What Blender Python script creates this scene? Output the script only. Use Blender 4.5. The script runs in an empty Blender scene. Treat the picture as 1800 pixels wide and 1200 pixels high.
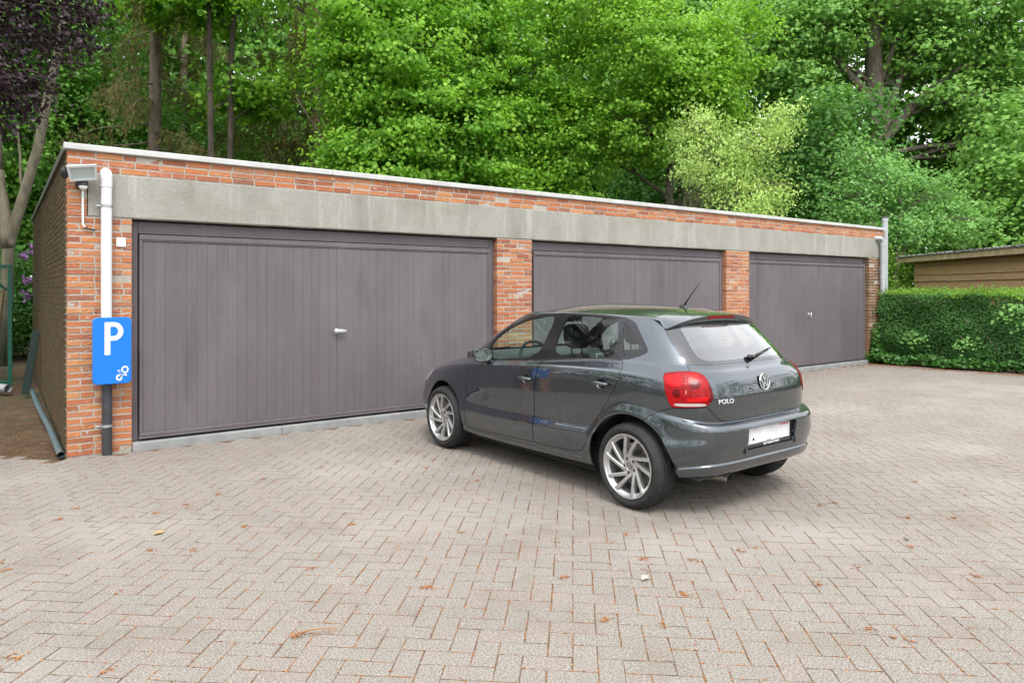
import bpy, math, random
import numpy as np
from mathutils import Matrix, Vector
R = math.radians
rng = np.random.default_rng(7)
random.seed(7)
scene = bpy.context.scene
COL = scene.collection

# ---------------------------------------------------------------- camera, sky, sun, exposure
CAM_H = 1.55
cam_d = bpy.data.cameras.new('camera')
cam = bpy.data.objects.new('camera', cam_d); COL.objects.link(cam)
cam.location = (0, 0, CAM_H)
cam.rotation_euler = (R(90), 0, R(-36))          # level camera, looks 36 degrees right of the garage normal
cam_d.sensor_width = 36.0
cam_d.lens = 36.0 * 1239 / 1800
cam_d.shift_y = -90 / 1800                       # shifted lens keeps the verticals upright
cam_d.clip_start = 0.05; cam_d.clip_end = 600
scene.camera = cam

SUN_EL, SUN_AZ = R(56), R(205)                   # azimuth: compass style from +Y, clockwise
world = bpy.data.worlds.new('World'); scene.world = world; world.use_nodes = True
wn = world.node_tree; wn.nodes.clear()
w_out = wn.nodes.new('ShaderNodeOutputWorld'); w_bg = wn.nodes.new('ShaderNodeBackground')
w_hs = wn.nodes.new('ShaderNodeHueSaturation'); w_sky = wn.nodes.new('ShaderNodeTexSky')
w_sky.sky_type = 'NISHITA'; w_sky.sun_disc = False
w_sky.sun_elevation = SUN_EL; w_sky.sun_rotation = SUN_AZ
w_sky.air_density = 1.0; w_sky.dust_density = 3.0; w_sky.ozone_density = 1.0
w_hs.inputs['Saturation'].default_value = 0.16   # thin white overcast
w_bg.inputs['Strength'].default_value = 0.15
# thin cloud veil over the whole dome, the same in every direction
w_tc = wn.nodes.new('ShaderNodeTexCoord'); w_no = wn.nodes.new('ShaderNodeTexNoise'); w_mr = wn.nodes.new('ShaderNodeMapRange'); w_mx = wn.nodes.new('ShaderNodeMix'); w_mx.data_type = 'RGBA'
w_no.inputs['Scale'].default_value = 2.2; w_no.inputs['Detail'].default_value = 5
w_mr.inputs['From Min'].default_value = .3; w_mr.inputs['From Max'].default_value = .7; w_mr.inputs['To Min'].default_value = .45; w_mr.inputs['To Max'].default_value = .85
w_mx.inputs[7].default_value = (7.6, 7.75, 8.0, 1)
wn.links.new(w_tc.outputs['Generated'], w_no.inputs['Vector']); wn.links.new(w_no.outputs[0], w_mr.inputs[0]); wn.links.new(w_mr.outputs[0], w_mx.inputs[0])
wn.links.new(w_sky.outputs[0], w_hs.inputs['Color']); wn.links.new(w_hs.outputs[0], w_mx.inputs[6]); wn.links.new(w_mx.outputs[2], w_bg.inputs['Color'])
wn.links.new(w_bg.outputs[0], w_out.inputs['Surface'])

sun_d = bpy.data.lights.new('sun', 'SUN'); sun_d.energy = 0.9; sun_d.angle = R(20); sun_d.color = (1, .965, .90)
sun = bpy.data.objects.new('sun', sun_d); COL.objects.link(sun)
_sd = Vector((math.sin(SUN_AZ) * math.cos(SUN_EL), math.cos(SUN_AZ) * math.cos(SUN_EL), math.sin(SUN_EL)))
sun.rotation_euler = _sd.to_track_quat('Z', 'Y').to_euler()
sun.location = (0, 0, 30)

vs = scene.view_settings
vs.view_transform = 'Standard'; vs.look = 'None'; vs.gamma = 1.0; vs.use_curve_mapping = False
vs.exposure = 1.25
scene.render.engine = 'CYCLES'
scene.cycles.use_denoising = True
scene.cycles.max_bounces = 10; scene.cycles.transparent_max_bounces = 16
scene.cycles.caustics_reflective = False; scene.cycles.caustics_refractive = False

# ---------------------------------------------------------------- camera maths used to rank pieces by size in view
_th = R(54)
CD = np.array([math.cos(_th), math.sin(_th), 0]); CR = np.array([math.sin(_th), -math.cos(_th), 0])
def view_pos(P):
    q = np.asarray(P, float) - np.array([0, 0, CAM_H]); t = q @ CD
    ts = np.where(t > .1, t, .1)
    u = 900 + 1239 * (q @ CR) / ts; v = 510 - 1239 * q[..., 2] / ts
    return u, v, t
def in_view(P, m=10):
    u, v, t = view_pos(P)
    return (t > .1) & (u > -m) & (u < 1800 + m) & (v > -m) & (v < 1200 + m)

# ---------------------------------------------------------------- mesh helpers
def link(o, parent=None):
    COL.objects.link(o)
    if parent is not None: o.parent = parent
    return o
def tag(o, label=None, cat=None, group=None, kind=None):
    if label: o['label'] = label
    if cat: o['category'] = cat
    if group: o['group'] = group
    if kind: o['kind'] = kind
    return o
def empty(name, loc=(0, 0, 0), rz=0, parent=None):
    o = bpy.data.objects.new(name, None); o.location = loc; o.rotation_euler = (0, 0, rz)
    o.empty_display_size = .1
    return link(o, parent)
def np_mesh(name, V, F, mat=None, smooth=False, normals=None):
    """V (n,3); F (m,k) array with constant k, or list of such arrays"""
    me = bpy.data.meshes.new(name)
    Fs = F if isinstance(F, list) and isinstance(F[0], np.ndarray) else [np.array(F)]
    Fs = [np.asarray(f, np.int32) for f in Fs if len(f)]
    nl = sum(f.size for f in Fs); nf = sum(len(f) for f in Fs)
    me.vertices.add(len(V)); me.vertices.foreach_set('co', np.asarray(V, np.float32).ravel())
    me.loops.add(nl); me.loops.foreach_set('vertex_index', np.concatenate([f.ravel() for f in Fs]))
    me.polygons.add(nf)
    st = []; k = 0
    for f in Fs:
        st.append(k + np.arange(len(f)) * f.shape[1]); k += f.size
    me.polygons.foreach_set('loop_start', np.concatenate(st).astype(np.int32))
    me.polygons.foreach_set('use_smooth', np.full(nf, bool(smooth)))
    me.update(calc_edges=True)
    if normals is not None:
        me.normals_split_custom_set_from_vertices([tuple(n) for n in normals])
    if mat: me.materials.append(mat)
    return me
def np_obj(name, V, F, mat=None, parent=None, smooth=False, normals=None):
    return link(bpy.data.objects.new(name, np_mesh(name, V, F, mat, smooth, normals)), parent)

class MB:
    """collects simple solids, builds ONE mesh object"""
    def __init__(s): s.v = []; s.f = []
    def add(s, vs, fs, M=None):
        b = len(s.v)
        for p in vs: s.v.append(tuple(M @ Vector(p)) if M is not None else tuple(p))
        for f in fs: s.f.append(tuple(i + b for i in f))
        return s
    def box(s, x0, x1, y0, y1, z0, z1, M=None, bev=0.0):
        if bev <= 0:
            vs = [(x0,y0,z0),(x1,y0,z0),(x1,y1,z0),(x0,y1,z0),(x0,y0,z1),(x1,y0,z1),(x1,y1,z1),(x0,y1,z1)]
            return s.add(vs, [(0,3,2,1),(4,5,6,7),(0,1,5,4),(1,2,6,5),(2,3,7,6),(3,0,4,7)], M)
        b = min(bev, (x1-x0)/2.01, (y1-y0)/2.01, (z1-z0)/2.01)
        X, Y, Z = (x0, x1), (y0, y1), (z0, z1)
        vs = []; idx = {}
        for i in (0, 1):
            for j in (0, 1):
                for k in (0, 1):
                    si, sj, sk = (b if i == 0 else -b), (b if j == 0 else -b), (b if k == 0 else -b)
                    for ax, p in enumerate(((X[i], Y[j]+sj, Z[k]+sk), (X[i]+si, Y[j], Z[k]+sk), (X[i]+si, Y[j]+sj, Z[k]))):
                        idx[(i, j, k, ax)] = len(vs); vs.append(p)
        fs = []
        g = lambda *a: idx[a]
        fs += [(g(0,0,0,0),g(0,0,1,0),g(0,1,1,0),g(0,1,0,0)), (g(1,0,0,0),g(1,1,0,0),g(1,1,1,0),g(1,0,1,0))]
        fs += [(g(0,0,0,1),g(1,0,0,1),g(1,0,1,1),g(0,0,1,1)), (g(0,1,0,1),g(0,1,1,1),g(1,1,1,1),g(1,1,0,1))]
        fs += [(g(0,0,0,2),g(0,1,0,2),g(1,1,0,2),g(1,0,0,2)), (g(0,0,1,2),g(1,0,1,2),g(1,1,1,2),g(0,1,1,2))]
        for j in (0, 1):
            for k in (0, 1): fs.append((g(0,j,k,1),g(1,j,k,1),g(1,j,k,2),g(0,j,k,2)))
        for i in (0, 1):
            for k in (0, 1): fs.append((g(i,0,k,0),g(i,1,k,0),g(i,1,k,2),g(i,0,k,2)))
            for j in (0, 1): fs.append((g(i,j,0,0),g(i,j,1,0),g(i,j,1,1),g(i,j,0,1)))
        for i in (0, 1):
            for j in (0, 1):
                for k in (0, 1): fs.append((g(i,j,k,0),g(i,j,k,1),g(i,j,k,2)))
        return s.add(vs, fs, M)
    def tube(s, pts, rad, n=10, cap=True, M=None):
        pts = [Vector(p) for p in pts]
        rad = rad if hasattr(rad, '__len__') else [rad] * len(pts)
        b0 = len(s.v); up = None; vs = []; fs = []
        for i, p in enumerate(pts):
            t = (pts[min(i+1, len(pts)-1)] - pts[max(i-1, 0)]).normalized()
            if up is None:
                up = Vector((0, 0, 1)) if abs(t.z) < .9 else Vector((1, 0, 0))
            a = t.cross(up).normalized(); up = a.cross(t).normalized()
            for k in range(n):
                an = 2*math.pi*k/n
                vs.append(p + (a*math.cos(an) + up*math.sin(an)) * rad[i])
        for i in range(len(pts)-1):
            for k in range(n):
                k2 = (k+1) % n
                fs.append((i*n+k, i*n+k2, (i+1)*n+k2, (i+1)*n+k))
        if cap:
            fs.append(tuple(range(n))[::-1]); fs.append(tuple((len(pts)-1)*n+k for k in range(n)))
        return s.add(vs, [f[::-1] for f in fs], M)
    def lathe(s, prof, n=48, M=None, closed=False):
        """profile [(r, h)] turned about local Z"""
        vs = []; fs = []; m = len(prof)
        for r, h in prof:
            for k in range(n):
                a = 2*math.pi*k/n; vs.append((r*math.cos(a), r*math.sin(a), h))
        for i in range(m if closed else m-1):
            j = (i+1) % m
            for k in range(n):
                k2 = (k+1) % n; fs.append((i*n+k, i*n+k2, j*n+k2, j*n+k))
        return s.add(vs, fs, M)
    def prism(s, poly, d0, d1, M=None):
        """polygon (x,y) extruded along z from d0 to d1"""
        n = len(poly)
        vs = [(x, y, d0) for x, y in poly] + [(x, y, d1) for x, y in poly]
        fs = [tuple(range(n))[::-1], tuple(range(n, 2*n))] + [(i, (i+1) % n, n+(i+1) % n, n+i) for i in range(n)]
        return s.add(vs, fs, M)
    def build(s, name, mat=None, parent=None, smooth=False, angle=None, recalc=True):
        me = bpy.data.meshes.new(name)
        me.from_pydata(s.v, [], s.f); me.update()
        if recalc:
            import bmesh
            bm = bmesh.new(); bm.from_mesh(me); bmesh.ops.recalc_face_normals(bm, faces=bm.faces); bm.to_mesh(me); bm.free()
        if smooth: me.polygons.foreach_set('use_smooth', [True]*len(me.polygons))
        if angle is not None:
            me.polygons.foreach_set('use_smooth', [True]*len(me.polygons)); me.set_sharp_from_angle(angle=R(angle))
        if mat: me.materials.append(mat)
        return link(bpy.data.objects.new(name, me), parent)

def text_mesh(body, size, mat, name, parent, loc, rot, extrude=.001, xscale=1.0, bold=0.0):
    cu = bpy.data.curves.new(name, 'FONT'); cu.body = body; cu.size = size; cu.extrude = extrude
    cu.align_x = 'CENTER'; cu.align_y = 'CENTER'; cu.offset = bold; cu.resolution_u = 4
    tmp = bpy.data.objects.new(name, cu); COL.objects.link(tmp)
    dg = bpy.context.evaluated_depsgraph_get(); dg.update()
    me = bpy.data.meshes.new_from_object(tmp.evaluated_get(dg))
    bpy.data.objects.remove(tmp); bpy.data.curves.remove(cu)
    me.name = name; me.materials.clear(); me.materials.append(mat)
    o = link(bpy.data.objects.new(name, me), parent); o.location = loc; o.rotation_euler = rot; o.scale = (xscale, 1, 1)
    return o

# ---------------------------------------------------------------- materials
class NT:
    def __init__(s, name):
        s.m = bpy.data.materials.new(name); s.m.use_nodes = True
        s.t = s.m.node_tree; s.t.nodes.clear(); s.out = s.n('ShaderNodeOutputMaterial')
    def n(s, typ, **kw):
        nd = s.t.nodes.new(typ)
        for k, v in kw.items():
            if hasattr(nd, k) and not k[0].isupper(): setattr(nd, k, v)
            else: s.set(nd, k.replace('_', ' '), v)
        return nd
    def set(s, nd, key, v):
        sock = nd.inputs[key] if not isinstance(key, int) else nd.inputs[key]
        if hasattr(v, 'is_output') or isinstance(v, bpy.types.NodeSocket): s.t.links.new(v, sock)
        else:
            if isinstance(v, (tuple, list)) and len(v) == 3 and sock.type == 'RGBA': v = (*v, 1)
            sock.default_value = v
    def pos(s): return s.n('ShaderNodeNewGeometry').outputs['Position']
    def obj(s): return s.n('ShaderNodeTexCoord').outputs['Object']
    def noise(s, vec, scale, detail=3, rough=.55, out='Fac', dist=0.0):
        nd = s.n('ShaderNodeTexNoise'); s.set(nd, 'Vector', vec); s.set(nd, 'Scale', scale); s.set(nd, 'Detail', detail)
        s.set(nd, 'Roughness', rough); s.set(nd, 'Distortion', dist)
        return nd.outputs[out]
    def voro(s, vec, scale, feat='F1', out='Distance'):
        nd = s.n('ShaderNodeTexVoronoi'); nd.feature = feat; s.set(nd, 'Vector', vec); s.set(nd, 'Scale', scale)
        return nd.outputs[out]
    def ramp(s, fac, stops, interp='LINEAR'):
        nd = s.n('ShaderNodeValToRGB'); cr = nd.color_ramp; cr.interpolation = interp
        while len(cr.elements) < len(stops): cr.elements.new(.5)
        for e, (p, c) in zip(cr.elements, stops):
            e.position = p; e.color = (*c, 1) if len(c) == 3 else c
        s.set(nd, 'Fac', fac); return nd.outputs['Color']
    def lin(s, fac, a, b, c=0.0, d=1.0):
        nd = s.n('ShaderNodeMapRange'); nd.clamp = True
        s.set(nd, 'Value', fac); s.set(nd, 'From Min', a); s.set(nd, 'From Max', b); s.set(nd, 'To Min', c); s.set(nd, 'To Max', d)
        return nd.outputs[0]
    def math(s, op, a, b=0.0):
        nd = s.n('ShaderNodeMath'); nd.operation = op; s.set(nd, 0, a); s.set(nd, 1, b); return nd.outputs[0]
    def mix(s, fac, a, b, blend='MIX'):
        nd = s.n('ShaderNodeMix'); nd.data_type = 'RGBA'; nd.blend_type = blend
        s.set(nd, 0, fac); s.set(nd, 6, a); s.set(nd, 7, b); return nd.outputs[2]
    def scalev(s, vec, sc):
        nd = s.n('ShaderNodeMapping'); s.set(nd, 'Vector', vec); s.set(nd, 'Scale', sc); return nd.outputs[0]
    def rand(s):
        a = s.n('ShaderNodeNewGeometry').outputs['Random Per Island']; b = s.n('ShaderNodeObjectInfo').outputs['Random']
        return s.math('FRACT', s.math('ADD', a, b))
    def bump(s, h, strength=.3, dist=.01):
        nd = s.n('ShaderNodeBump'); s.set(nd, 'Height', h); s.set(nd, 'Strength', strength); s.set(nd, 'Distance', dist)
        return nd.outputs[0]
    def bsdf(s, **kw):
        p = s.n('ShaderNodeBsdfPrincipled')
        for k, v in kw.items(): s.set(p, k.replace('_', ' '), v)
        return p
    def done(s, shader):
        s.t.links.new(shader if isinstance(shader, bpy.types.NodeSocket) else shader.outputs[0], s.out.inputs['Surface']); return s.m
    def disp(s, h):
        return None
def simple(name, col, rough=.5, metal=0.0, coat=0.0, var=.0, scale=8, bump=0.0, spec=.5):
    t = NT(name); c = col
    if var > 0:
        f = t.noise(t.obj(), scale, 4)
        c = t.mix(t.lin(f, .3, .7), tuple(x*(1-var) for x in col), tuple(min(1, x*(1+var)) for x in col))
    p = t.bsdf(Base_Color=c, Roughness=rough, Metallic=metal, Coat_Weight=coat)
    t.set(p, 'Specular IOR Level', spec)
    if bump > 0: t.set(p, 'Normal', t.bump(t.noise(t.obj(), scale*6, 4), bump, .004))
    return t.done(p)
# ================================================================ materials of the place
def m_paver():
    t = NT('paver_concrete'); P = t.pos(); r = t.rand()
    tint = t.ramp(r, [(0, (.205,.183,.158)), (.3, (.225,.201,.174)), (.55, (.215,.189,.162)), (.78, (.236,.196,.168)), (.9, (.240,.186,.163)), (1, (.190,.172,.150))])
    spk = t.noise(P, 95, 4, .75); sp2 = t.noise(P, 190, 1, .5)
    c = t.mix(t.lin(spk, .33, .67), t.mix(.62, tint, (.085,.075,.066)), t.mix(.42, tint, (.50,.46,.41)))
    c = t.mix(t.lin(sp2, .63, .69, 0, .7), c, (.58,.54,.49))                    # pale aggregate grains
    c = t.mix(t.lin(sp2, .38, .32, 0, .65), c, (.075,.07,.066))                   # dark grains
    big = t.noise(P, .55, 4, .6)
    c = t.mix(t.lin(big, .48, .72, 0, .55), c, (.36,.335,.30))                   # pale dusty, worn patches
    drt = t.noise(P, 1.6, 5, .65)
    c = t.mix(t.lin(drt, .52, .74, 0, .42), c, (.150,.112,.080))                   # brownish dirt
    p = t.bsdf(Base_Color=c, Roughness=.93); t.set(p, 'Specular IOR Level', .25)
    t.set(p, 'Normal', t.bump(t.math('ADD', spk, t.math('MULTIPLY', t.noise(P, 60, 3), .6)), .55, .004))
    return t.done(p)
def m_joint():
    t = NT('joint_sand'); P = t.pos()
    c = t.mix(t.lin(t.noise(P, 9, 5, .7), .42, .62), (.060,.040,.026), (.27,.120,.045))
    c = t.mix(t.lin(t.noise(P, 160, 2), .5, .65), c, (.20,.14,.09))
    c = t.mix(t.lin(t.noise(P, 2.3, 3), .58, .68, 0, .7), c, (.07,.08,.035))
    return t.done(t.bsdf(Base_Color=c, Roughness=1.0, Normal=t.bump(t.noise(P, 200, 3), .6, .006)))
def m_brick(name, cols, moss=0.0, white=.5, dark=0.0):
    t = NT(name); P = t.pos(); r = t.rand()
    c = t.ramp(r, [(i/(len(cols)-1), k) for i, k in enumerate(cols)])
    n1 = t.noise(P, 26, 5, .65); n2 = t.noise(P, 95, 4, .6)
    c = t.mix(t.lin(n1, .35, .72, 0, .5), c, t.mix(.5, c, (.46,.22,.10)))
    c = t.mix(t.lin(n2, .52, .72, 0, .55), c, t.mix(.6, c, (.10,.045,.03)))
    if white > 0:
        w = t.noise(P, 13, 5, .75)
        c = t.mix(t.lin(w, .58, .68, 0, white), c, (.56,.48,.42))
    if moss > 0:
        g = t.noise(P, 2.1, 5, .7)
        c = t.mix(t.lin(g, .38, .62, 0, moss), c, (.062,.058,.026))
    p = t.bsdf(Base_Color=c, Roughness=.92); t.set(p, 'Specular IOR Level', .25)
    t.set(p, 'Normal', t.bump(t.math('ADD', n1, t.math('MULTIPLY', n2, .7)), .7, .006))
    return t.done(p)
def m_mortar(name, a, b):
    t = NT(name); P = t.pos()
    c = t.mix(t.lin(t.noise(P, 7, 5, .65), .35, .7), a, b)
    c = t.mix(t.lin(t.noise(P, 120, 3), .5, .7, 0, .5), c, tuple(x*.5 for x in a))
    return t.done(t.bsdf(Base_Color=c, Roughness=.97, Normal=t.bump(t.noise(P, 110, 4), .6, .006)))
def m_concrete():
    t = NT('cast_concrete'); P = t.pos()
    st = t.noise(t.scalev(P, (1, 1, .35)), 2.2, 5, .62)
    c = t.ramp(st, [(.25, (.23,.225,.195)), (.45, (.30,.293,.262)), (.62, (.345,.337,.305)), (.8, (.40,.39,.36))])
    drip = t.noise(t.scalev(P, (6, 6, .6)), 1.6, 4, .6)
    c = t.mix(t.lin(drip, .56, .72, 0, .55), c, (.48,.47,.44))
    al = t.noise(t.scalev(P, (1, 1, 1.6)), .9, 4, .6)
    c = t.mix(t.lin(al, .52, .66, 0, .36), c, (.22,.205,.14))
    grit = t.noise(P, 75, 3, .6)
    c = t.mix(t.lin(grit, .56, .68, 0, .45), c, (.20,.195,.18)); c = t.mix(t.lin(grit, .40, .30, 0, .5), c, (.52,.51,.48))
    p = t.bsdf(Base_Color=c, Roughness=.95, Normal=t.bump(t.math('ADD', grit, t.noise(P, 18, 4)), .5, .006)); t.set(p, 'Specular IOR Level', .25)
    return t.done(p)
def m_door():
    t = NT('door_paint'); P = t.pos(); r = t.rand()
    c = t.mix(t.lin(r, 0, 1), (.116,.100,.111), (.126,.110,.121))
    f = t.noise(t.scalev(P, (1.0, 1.0, .45)), 1.5, 5, .6)
    c = t.mix(t.lin(f, .42, .70, 0, .6), c, (.176,.156,.170))                    # chalked, bleached paint
    c = t.mix(t.lin(t.noise(t.scalev(P, (14, 1, .7)), 1, 4), .54, .75, 0, .5), c, (.155,.142,.160))
    c = t.mix(t.lin(t.noise(t.scalev(P, (3.2, 1, .8)), 1, 4), .58, .74, 0, .50), c, (.075,.068,.075))
    p = t.bsdf(Base_Color=c, Roughness=.55); t.set(p, 'Specular IOR Level', .4)
    t.set(p, 'Normal', t.bump(t.noise(t.scalev(P, (60, 60, 6)), 1, 3), .10, .002))
    return t.done(p)
def m_soil():
    t = NT('forest_floor'); P = t.pos()
    c = t.mix(t.lin(t.noise(P, 3, 6, .7), .35, .65), (.045,.032,.020), (.13,.085,.045))
    c = t.mix(t.lin(t.noise(P, 30, 4, .7), .55, .68), c, (.20,.105,.045))
    c = t.mix(t.lin(t.noise(P, .6, 4), .56, .66, 0, .8), c, (.04,.06,.018))
    return t.done(t.bsdf(Base_Color=c, Roughness=1.0, Normal=t.bump(t.noise(P, 40, 5), .8, .02)))
BRK = [(.30,.100,.058), (.42,.145,.070), (.46,.165,.070), (.50,.205,.085), (.40,.125,.065), (.52,.250,.105), (.43,.170,.100), (.27,.090,.058), (.48,.185,.080), (.46,.205,.11), (.24,.110,.080)]
M = dict(
    paver=m_paver(), joint=m_joint(), soil=m_soil(), concrete=m_concrete(), door=m_door(),
    brick=m_brick('facing_brick', BRK), brick_moss_shade=m_brick('mossy_shaded_brick', [(.038,.028,.014), (.075,.048,.024), (.045,.034,.017), (.100,.060,.030), (.030,.023,.012)], moss=.9, white=.22),  # side wall: moss, plus the passage's shade darkened into the brick colour
    brick_pier=m_brick('weathered_shaded_brick', [(.20,.09,.05), (.27,.12,.06), (.16,.085,.05), (.30,.15,.08)], moss=.5, white=.4),  # right pier: weathering, plus the hedge's shade put into the brick colour
    mortar=m_mortar('lime_mortar', (.36,.325,.28), (.48,.44,.385)), mortar_shaded=m_mortar('dark_mortar', (.050,.040,.024), (.068,.054,.032)),  # second mortar is darkened to carry the side wall's shade
    coping=simple('white_coping', (.50,.50,.49), .4, var=.16, scale=3), trim_dark=simple('dark_trim', (.10,.10,.095), .5, var=.2),
    roof=simple('bitumen', (.06,.06,.06), .9, var=.3, bump=.3), pvc=simple('white_pvc', (.70,.70,.72), .32, var=.05, scale=3),
    pvc_grey=simple('grey_pvc', (.40,.42,.44), .4, var=.1, scale=4), cast=simple('dark_pipe_paint', (.040,.042,.050), .45, var=.25, scale=14, bump=.1),
    galv=simple('galvanised', (.45,.46,.47), .4, .8, var=.2, scale=20), sill=simple('sill_stone', (.28,.285,.28), .85, var=.2, scale=6, bump=.3),
    sign_blue=simple('sign_blue', (.0,.170,.64), .35, var=.02, scale=4, coat=.2), white=simple('white_print', (.80,.80,.80), .4),
    handle=simple('handle_alloy', (.70,.71,.73), .3, .6), black=simple('black_plastic', (.018,.018,.020), .45),
)
# ================================================================ ground and pavement
g = np_obj('ground', [(-250,-250,-.06),(250,-250,-.06),(250,250,-.06),(-250,250,-.06)], [(0,1,2,3)], M['soil']); tag(g, kind='structure')
# court outline (counter-clockwise); right edge follows the hedge, far edge the garage front
COURT = [(-7.5,-4.5), (16.1,-4.5), (15.45,4.4), (15.05,6.1), (14.93,7.55), (15.62,7.60), (.44,7.60), (-.1,8.3), (-2.0,8.8), (-7.5,8.8)]
def inside(poly, x, y):
    r = np.zeros(x.shape, bool); n = len(poly)
    for i in range(n):
        (x0, y0), (x1, y1) = poly[i], poly[(i+1) % n]
        c = ((y0 > y) != (y1 > y)) & (x < (x1-x0)*(y-y0)/((y1-y0) or 1e-9)+x0); r ^= c
    return r
pv = np_obj('pavement', [(x, y, -.0013) for x, y in COURT], [list(range(len(COURT)))], M['joint']); tag(pv, kind='structure')
UW = .1055; PANG = R(49)
pa = np.array([math.cos(PANG), math.sin(PANG)]); pb = np.array([-math.sin(PANG), math.cos(PANG)])
I, J = np.meshgrid(np.arange(-170, 240), np.arange(-220, 200), indexing='ij'); k4 = (I - J) % 4
cells = []
for kk, du, dv, vert in ((0, 1.0, .5, 0), (2, .5, 0.0, 1)):
    m = k4 == kk
    cells.append(np.stack([I[m]+du, J[m]+dv, np.full(m.sum(), vert)], 1))
cells = np.concatenate(cells).astype(float)
cx = (cells[:, 0:1]*pa + cells[:, 1:2]*pb)*UW + np.array([4.0, 3.0])
keep = inside(COURT, cx[:, 0], cx[:, 1]); cells = cells[keep]; cx = cx[keep]
npv = len(cx)
# one paver: bevelled block with slightly worn arrises
def paver_mesh(seed):
    q = np.random.default_rng(seed); L, W, b = UW-.0030, UW/2-.0030, .0018
    ring = lambda l, w, z: [(-l,-w,z),(l,-w,z),(l,w,z),(-l,w,z)]
    V = np.array(ring(L, W, -.03) + ring(L, W, -.0014) + ring(L-b, W-b, 0), float)
    V[4:, :2] += q.normal(0, .0014, (8, 2)); V[8:, 2] += q.normal(0, .00015, 4)
    F = [(8,9,10,11)] + [(a+i, a+(i+1) % 4, a+4+(i+1) % 4, a+4+i) for a in (0, 4) for i in range(4)]
    return V, np.array(F)
PVM = [paver_mesh(s) for s in range(8)]
pz = .0006+rng.normal(0, .0002, npv); pvar = rng.integers(0, 8, npv)
prot = rng.normal(0, .007, npv) + np.where(cells[:, 2] > 0, math.pi/2, 0) + PANG
ptx, pty = np.clip(rng.normal(0, .003, npv), -.006, .006), np.clip(rng.normal(0, .0025, npv), -.005, .005)
pc3 = np.c_[cx, pz]; u, v, t_ = view_pos(pc3)
area = np.where(in_view(pc3, 0), 1.0/np.maximum(t_, .5)**3, 0)
# those hidden below the car do not count
area[(np.abs(cx[:, 0]-4.4) < .75) & (cx[:, 1] > 3.1) & (cx[:, 1] < 6.6)] = 0
top = set(np.argsort(-area)[:300].tolist())
pme = [np_mesh('paver', V, F, M['paver']) for V, F in PVM]
for i in top:
    o = bpy.data.objects.new('paver', pme[pvar[i]]); link(o, pv)
    o.location = pc3[i]; o.rotation_euler = (ptx[i], pty[i], prot[i])
rest = np.array([i for i in range(npv) if i not in top])
AV, AF, nb = [], [], 0
for s in range(8):
    ids = rest[pvar[rest] == s]; V, F = PVM[s]
    c, sn = np.cos(prot[ids]), np.sin(prot[ids])
    X = V[None, :, 0]*c[:, None] - V[None, :, 1]*sn[:, None]; Y = V[None, :, 0]*sn[:, None] + V[None, :, 1]*c[:, None]
    Z = V[None, :, 2] + V[None, :, 1]*ptx[ids][:, None] - V[None, :, 0]*pty[ids][:, None]
    P = np.stack([X, Y, Z], 2) + pc3[ids][:, None, :]
    AV.append(P.reshape(-1, 3)); AF.append((F[None] + (np.arange(len(ids))*len(V))[:, None, None] + nb).reshape(-1, 4)); nb += P.shape[0]*P.shape[1]
o = np_obj('paver_field', np.concatenate(AV), np.concatenate(AF), M['paver'], pv); tag(o, kind='stuff')

# ================================================================ garage building
FY = 7.68; GX0, GX1, GYB = .502, 15.58, 16.08; GH = 2.91
DOORS = [(1.034, 5.335), (5.92, 10.16), (10.81, 14.99)]; DTOP = 2.232; LIN_T = 2.655
garage = empty('garage_block', (GX0, FY, 0)); tag(garage, 'long low brick garage with three wide purple-grey doors under a concrete beam', 'garage')
def gpart(mb, name, mat, parent=garage, **k):
    o = mb.build(name, mat, None, **k); o.parent = parent; o.matrix_parent_inverse = Matrix.Translation((-GX0, -FY, 0)) if parent is garage else Matrix.Identity(4); return o
REC = .0045
core = MB()
core.box(GX0+REC, DOORS[0][0]-REC, FY+REC, FY+.34, -.05, DTOP+.01)
core.box(DOORS[0][1]+REC, DOORS[1][0]-REC, FY+REC, FY+.34, -.05, DTOP+.01)
core.box(DOORS[1][1]+REC, DOORS[2][0]-REC, FY+REC, FY+.34, -.05, DTOP+.01)
core.box(DOORS[2][1]+REC, GX1-REC, FY+REC, FY+.34, -.05, DTOP+.01)
core.box(GX0+REC, .66, FY+REC, FY+.335, DTOP+.012, LIN_T)
core.box(15.50, GX1-REC, FY+REC, FY+.335, DTOP+.012, LIN_T)
core.box(GX0+REC, GX1-REC, FY+REC, FY+.33, LIN_T+.002, GH-.0585)
wall = gpart(core, 'front_wall', M['mortar'])
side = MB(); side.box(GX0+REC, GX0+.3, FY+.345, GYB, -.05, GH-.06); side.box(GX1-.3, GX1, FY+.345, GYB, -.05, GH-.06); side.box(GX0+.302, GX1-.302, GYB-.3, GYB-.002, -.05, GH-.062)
swall = gpart(side, 'side_wall', M['mortar_shaded'])
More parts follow.
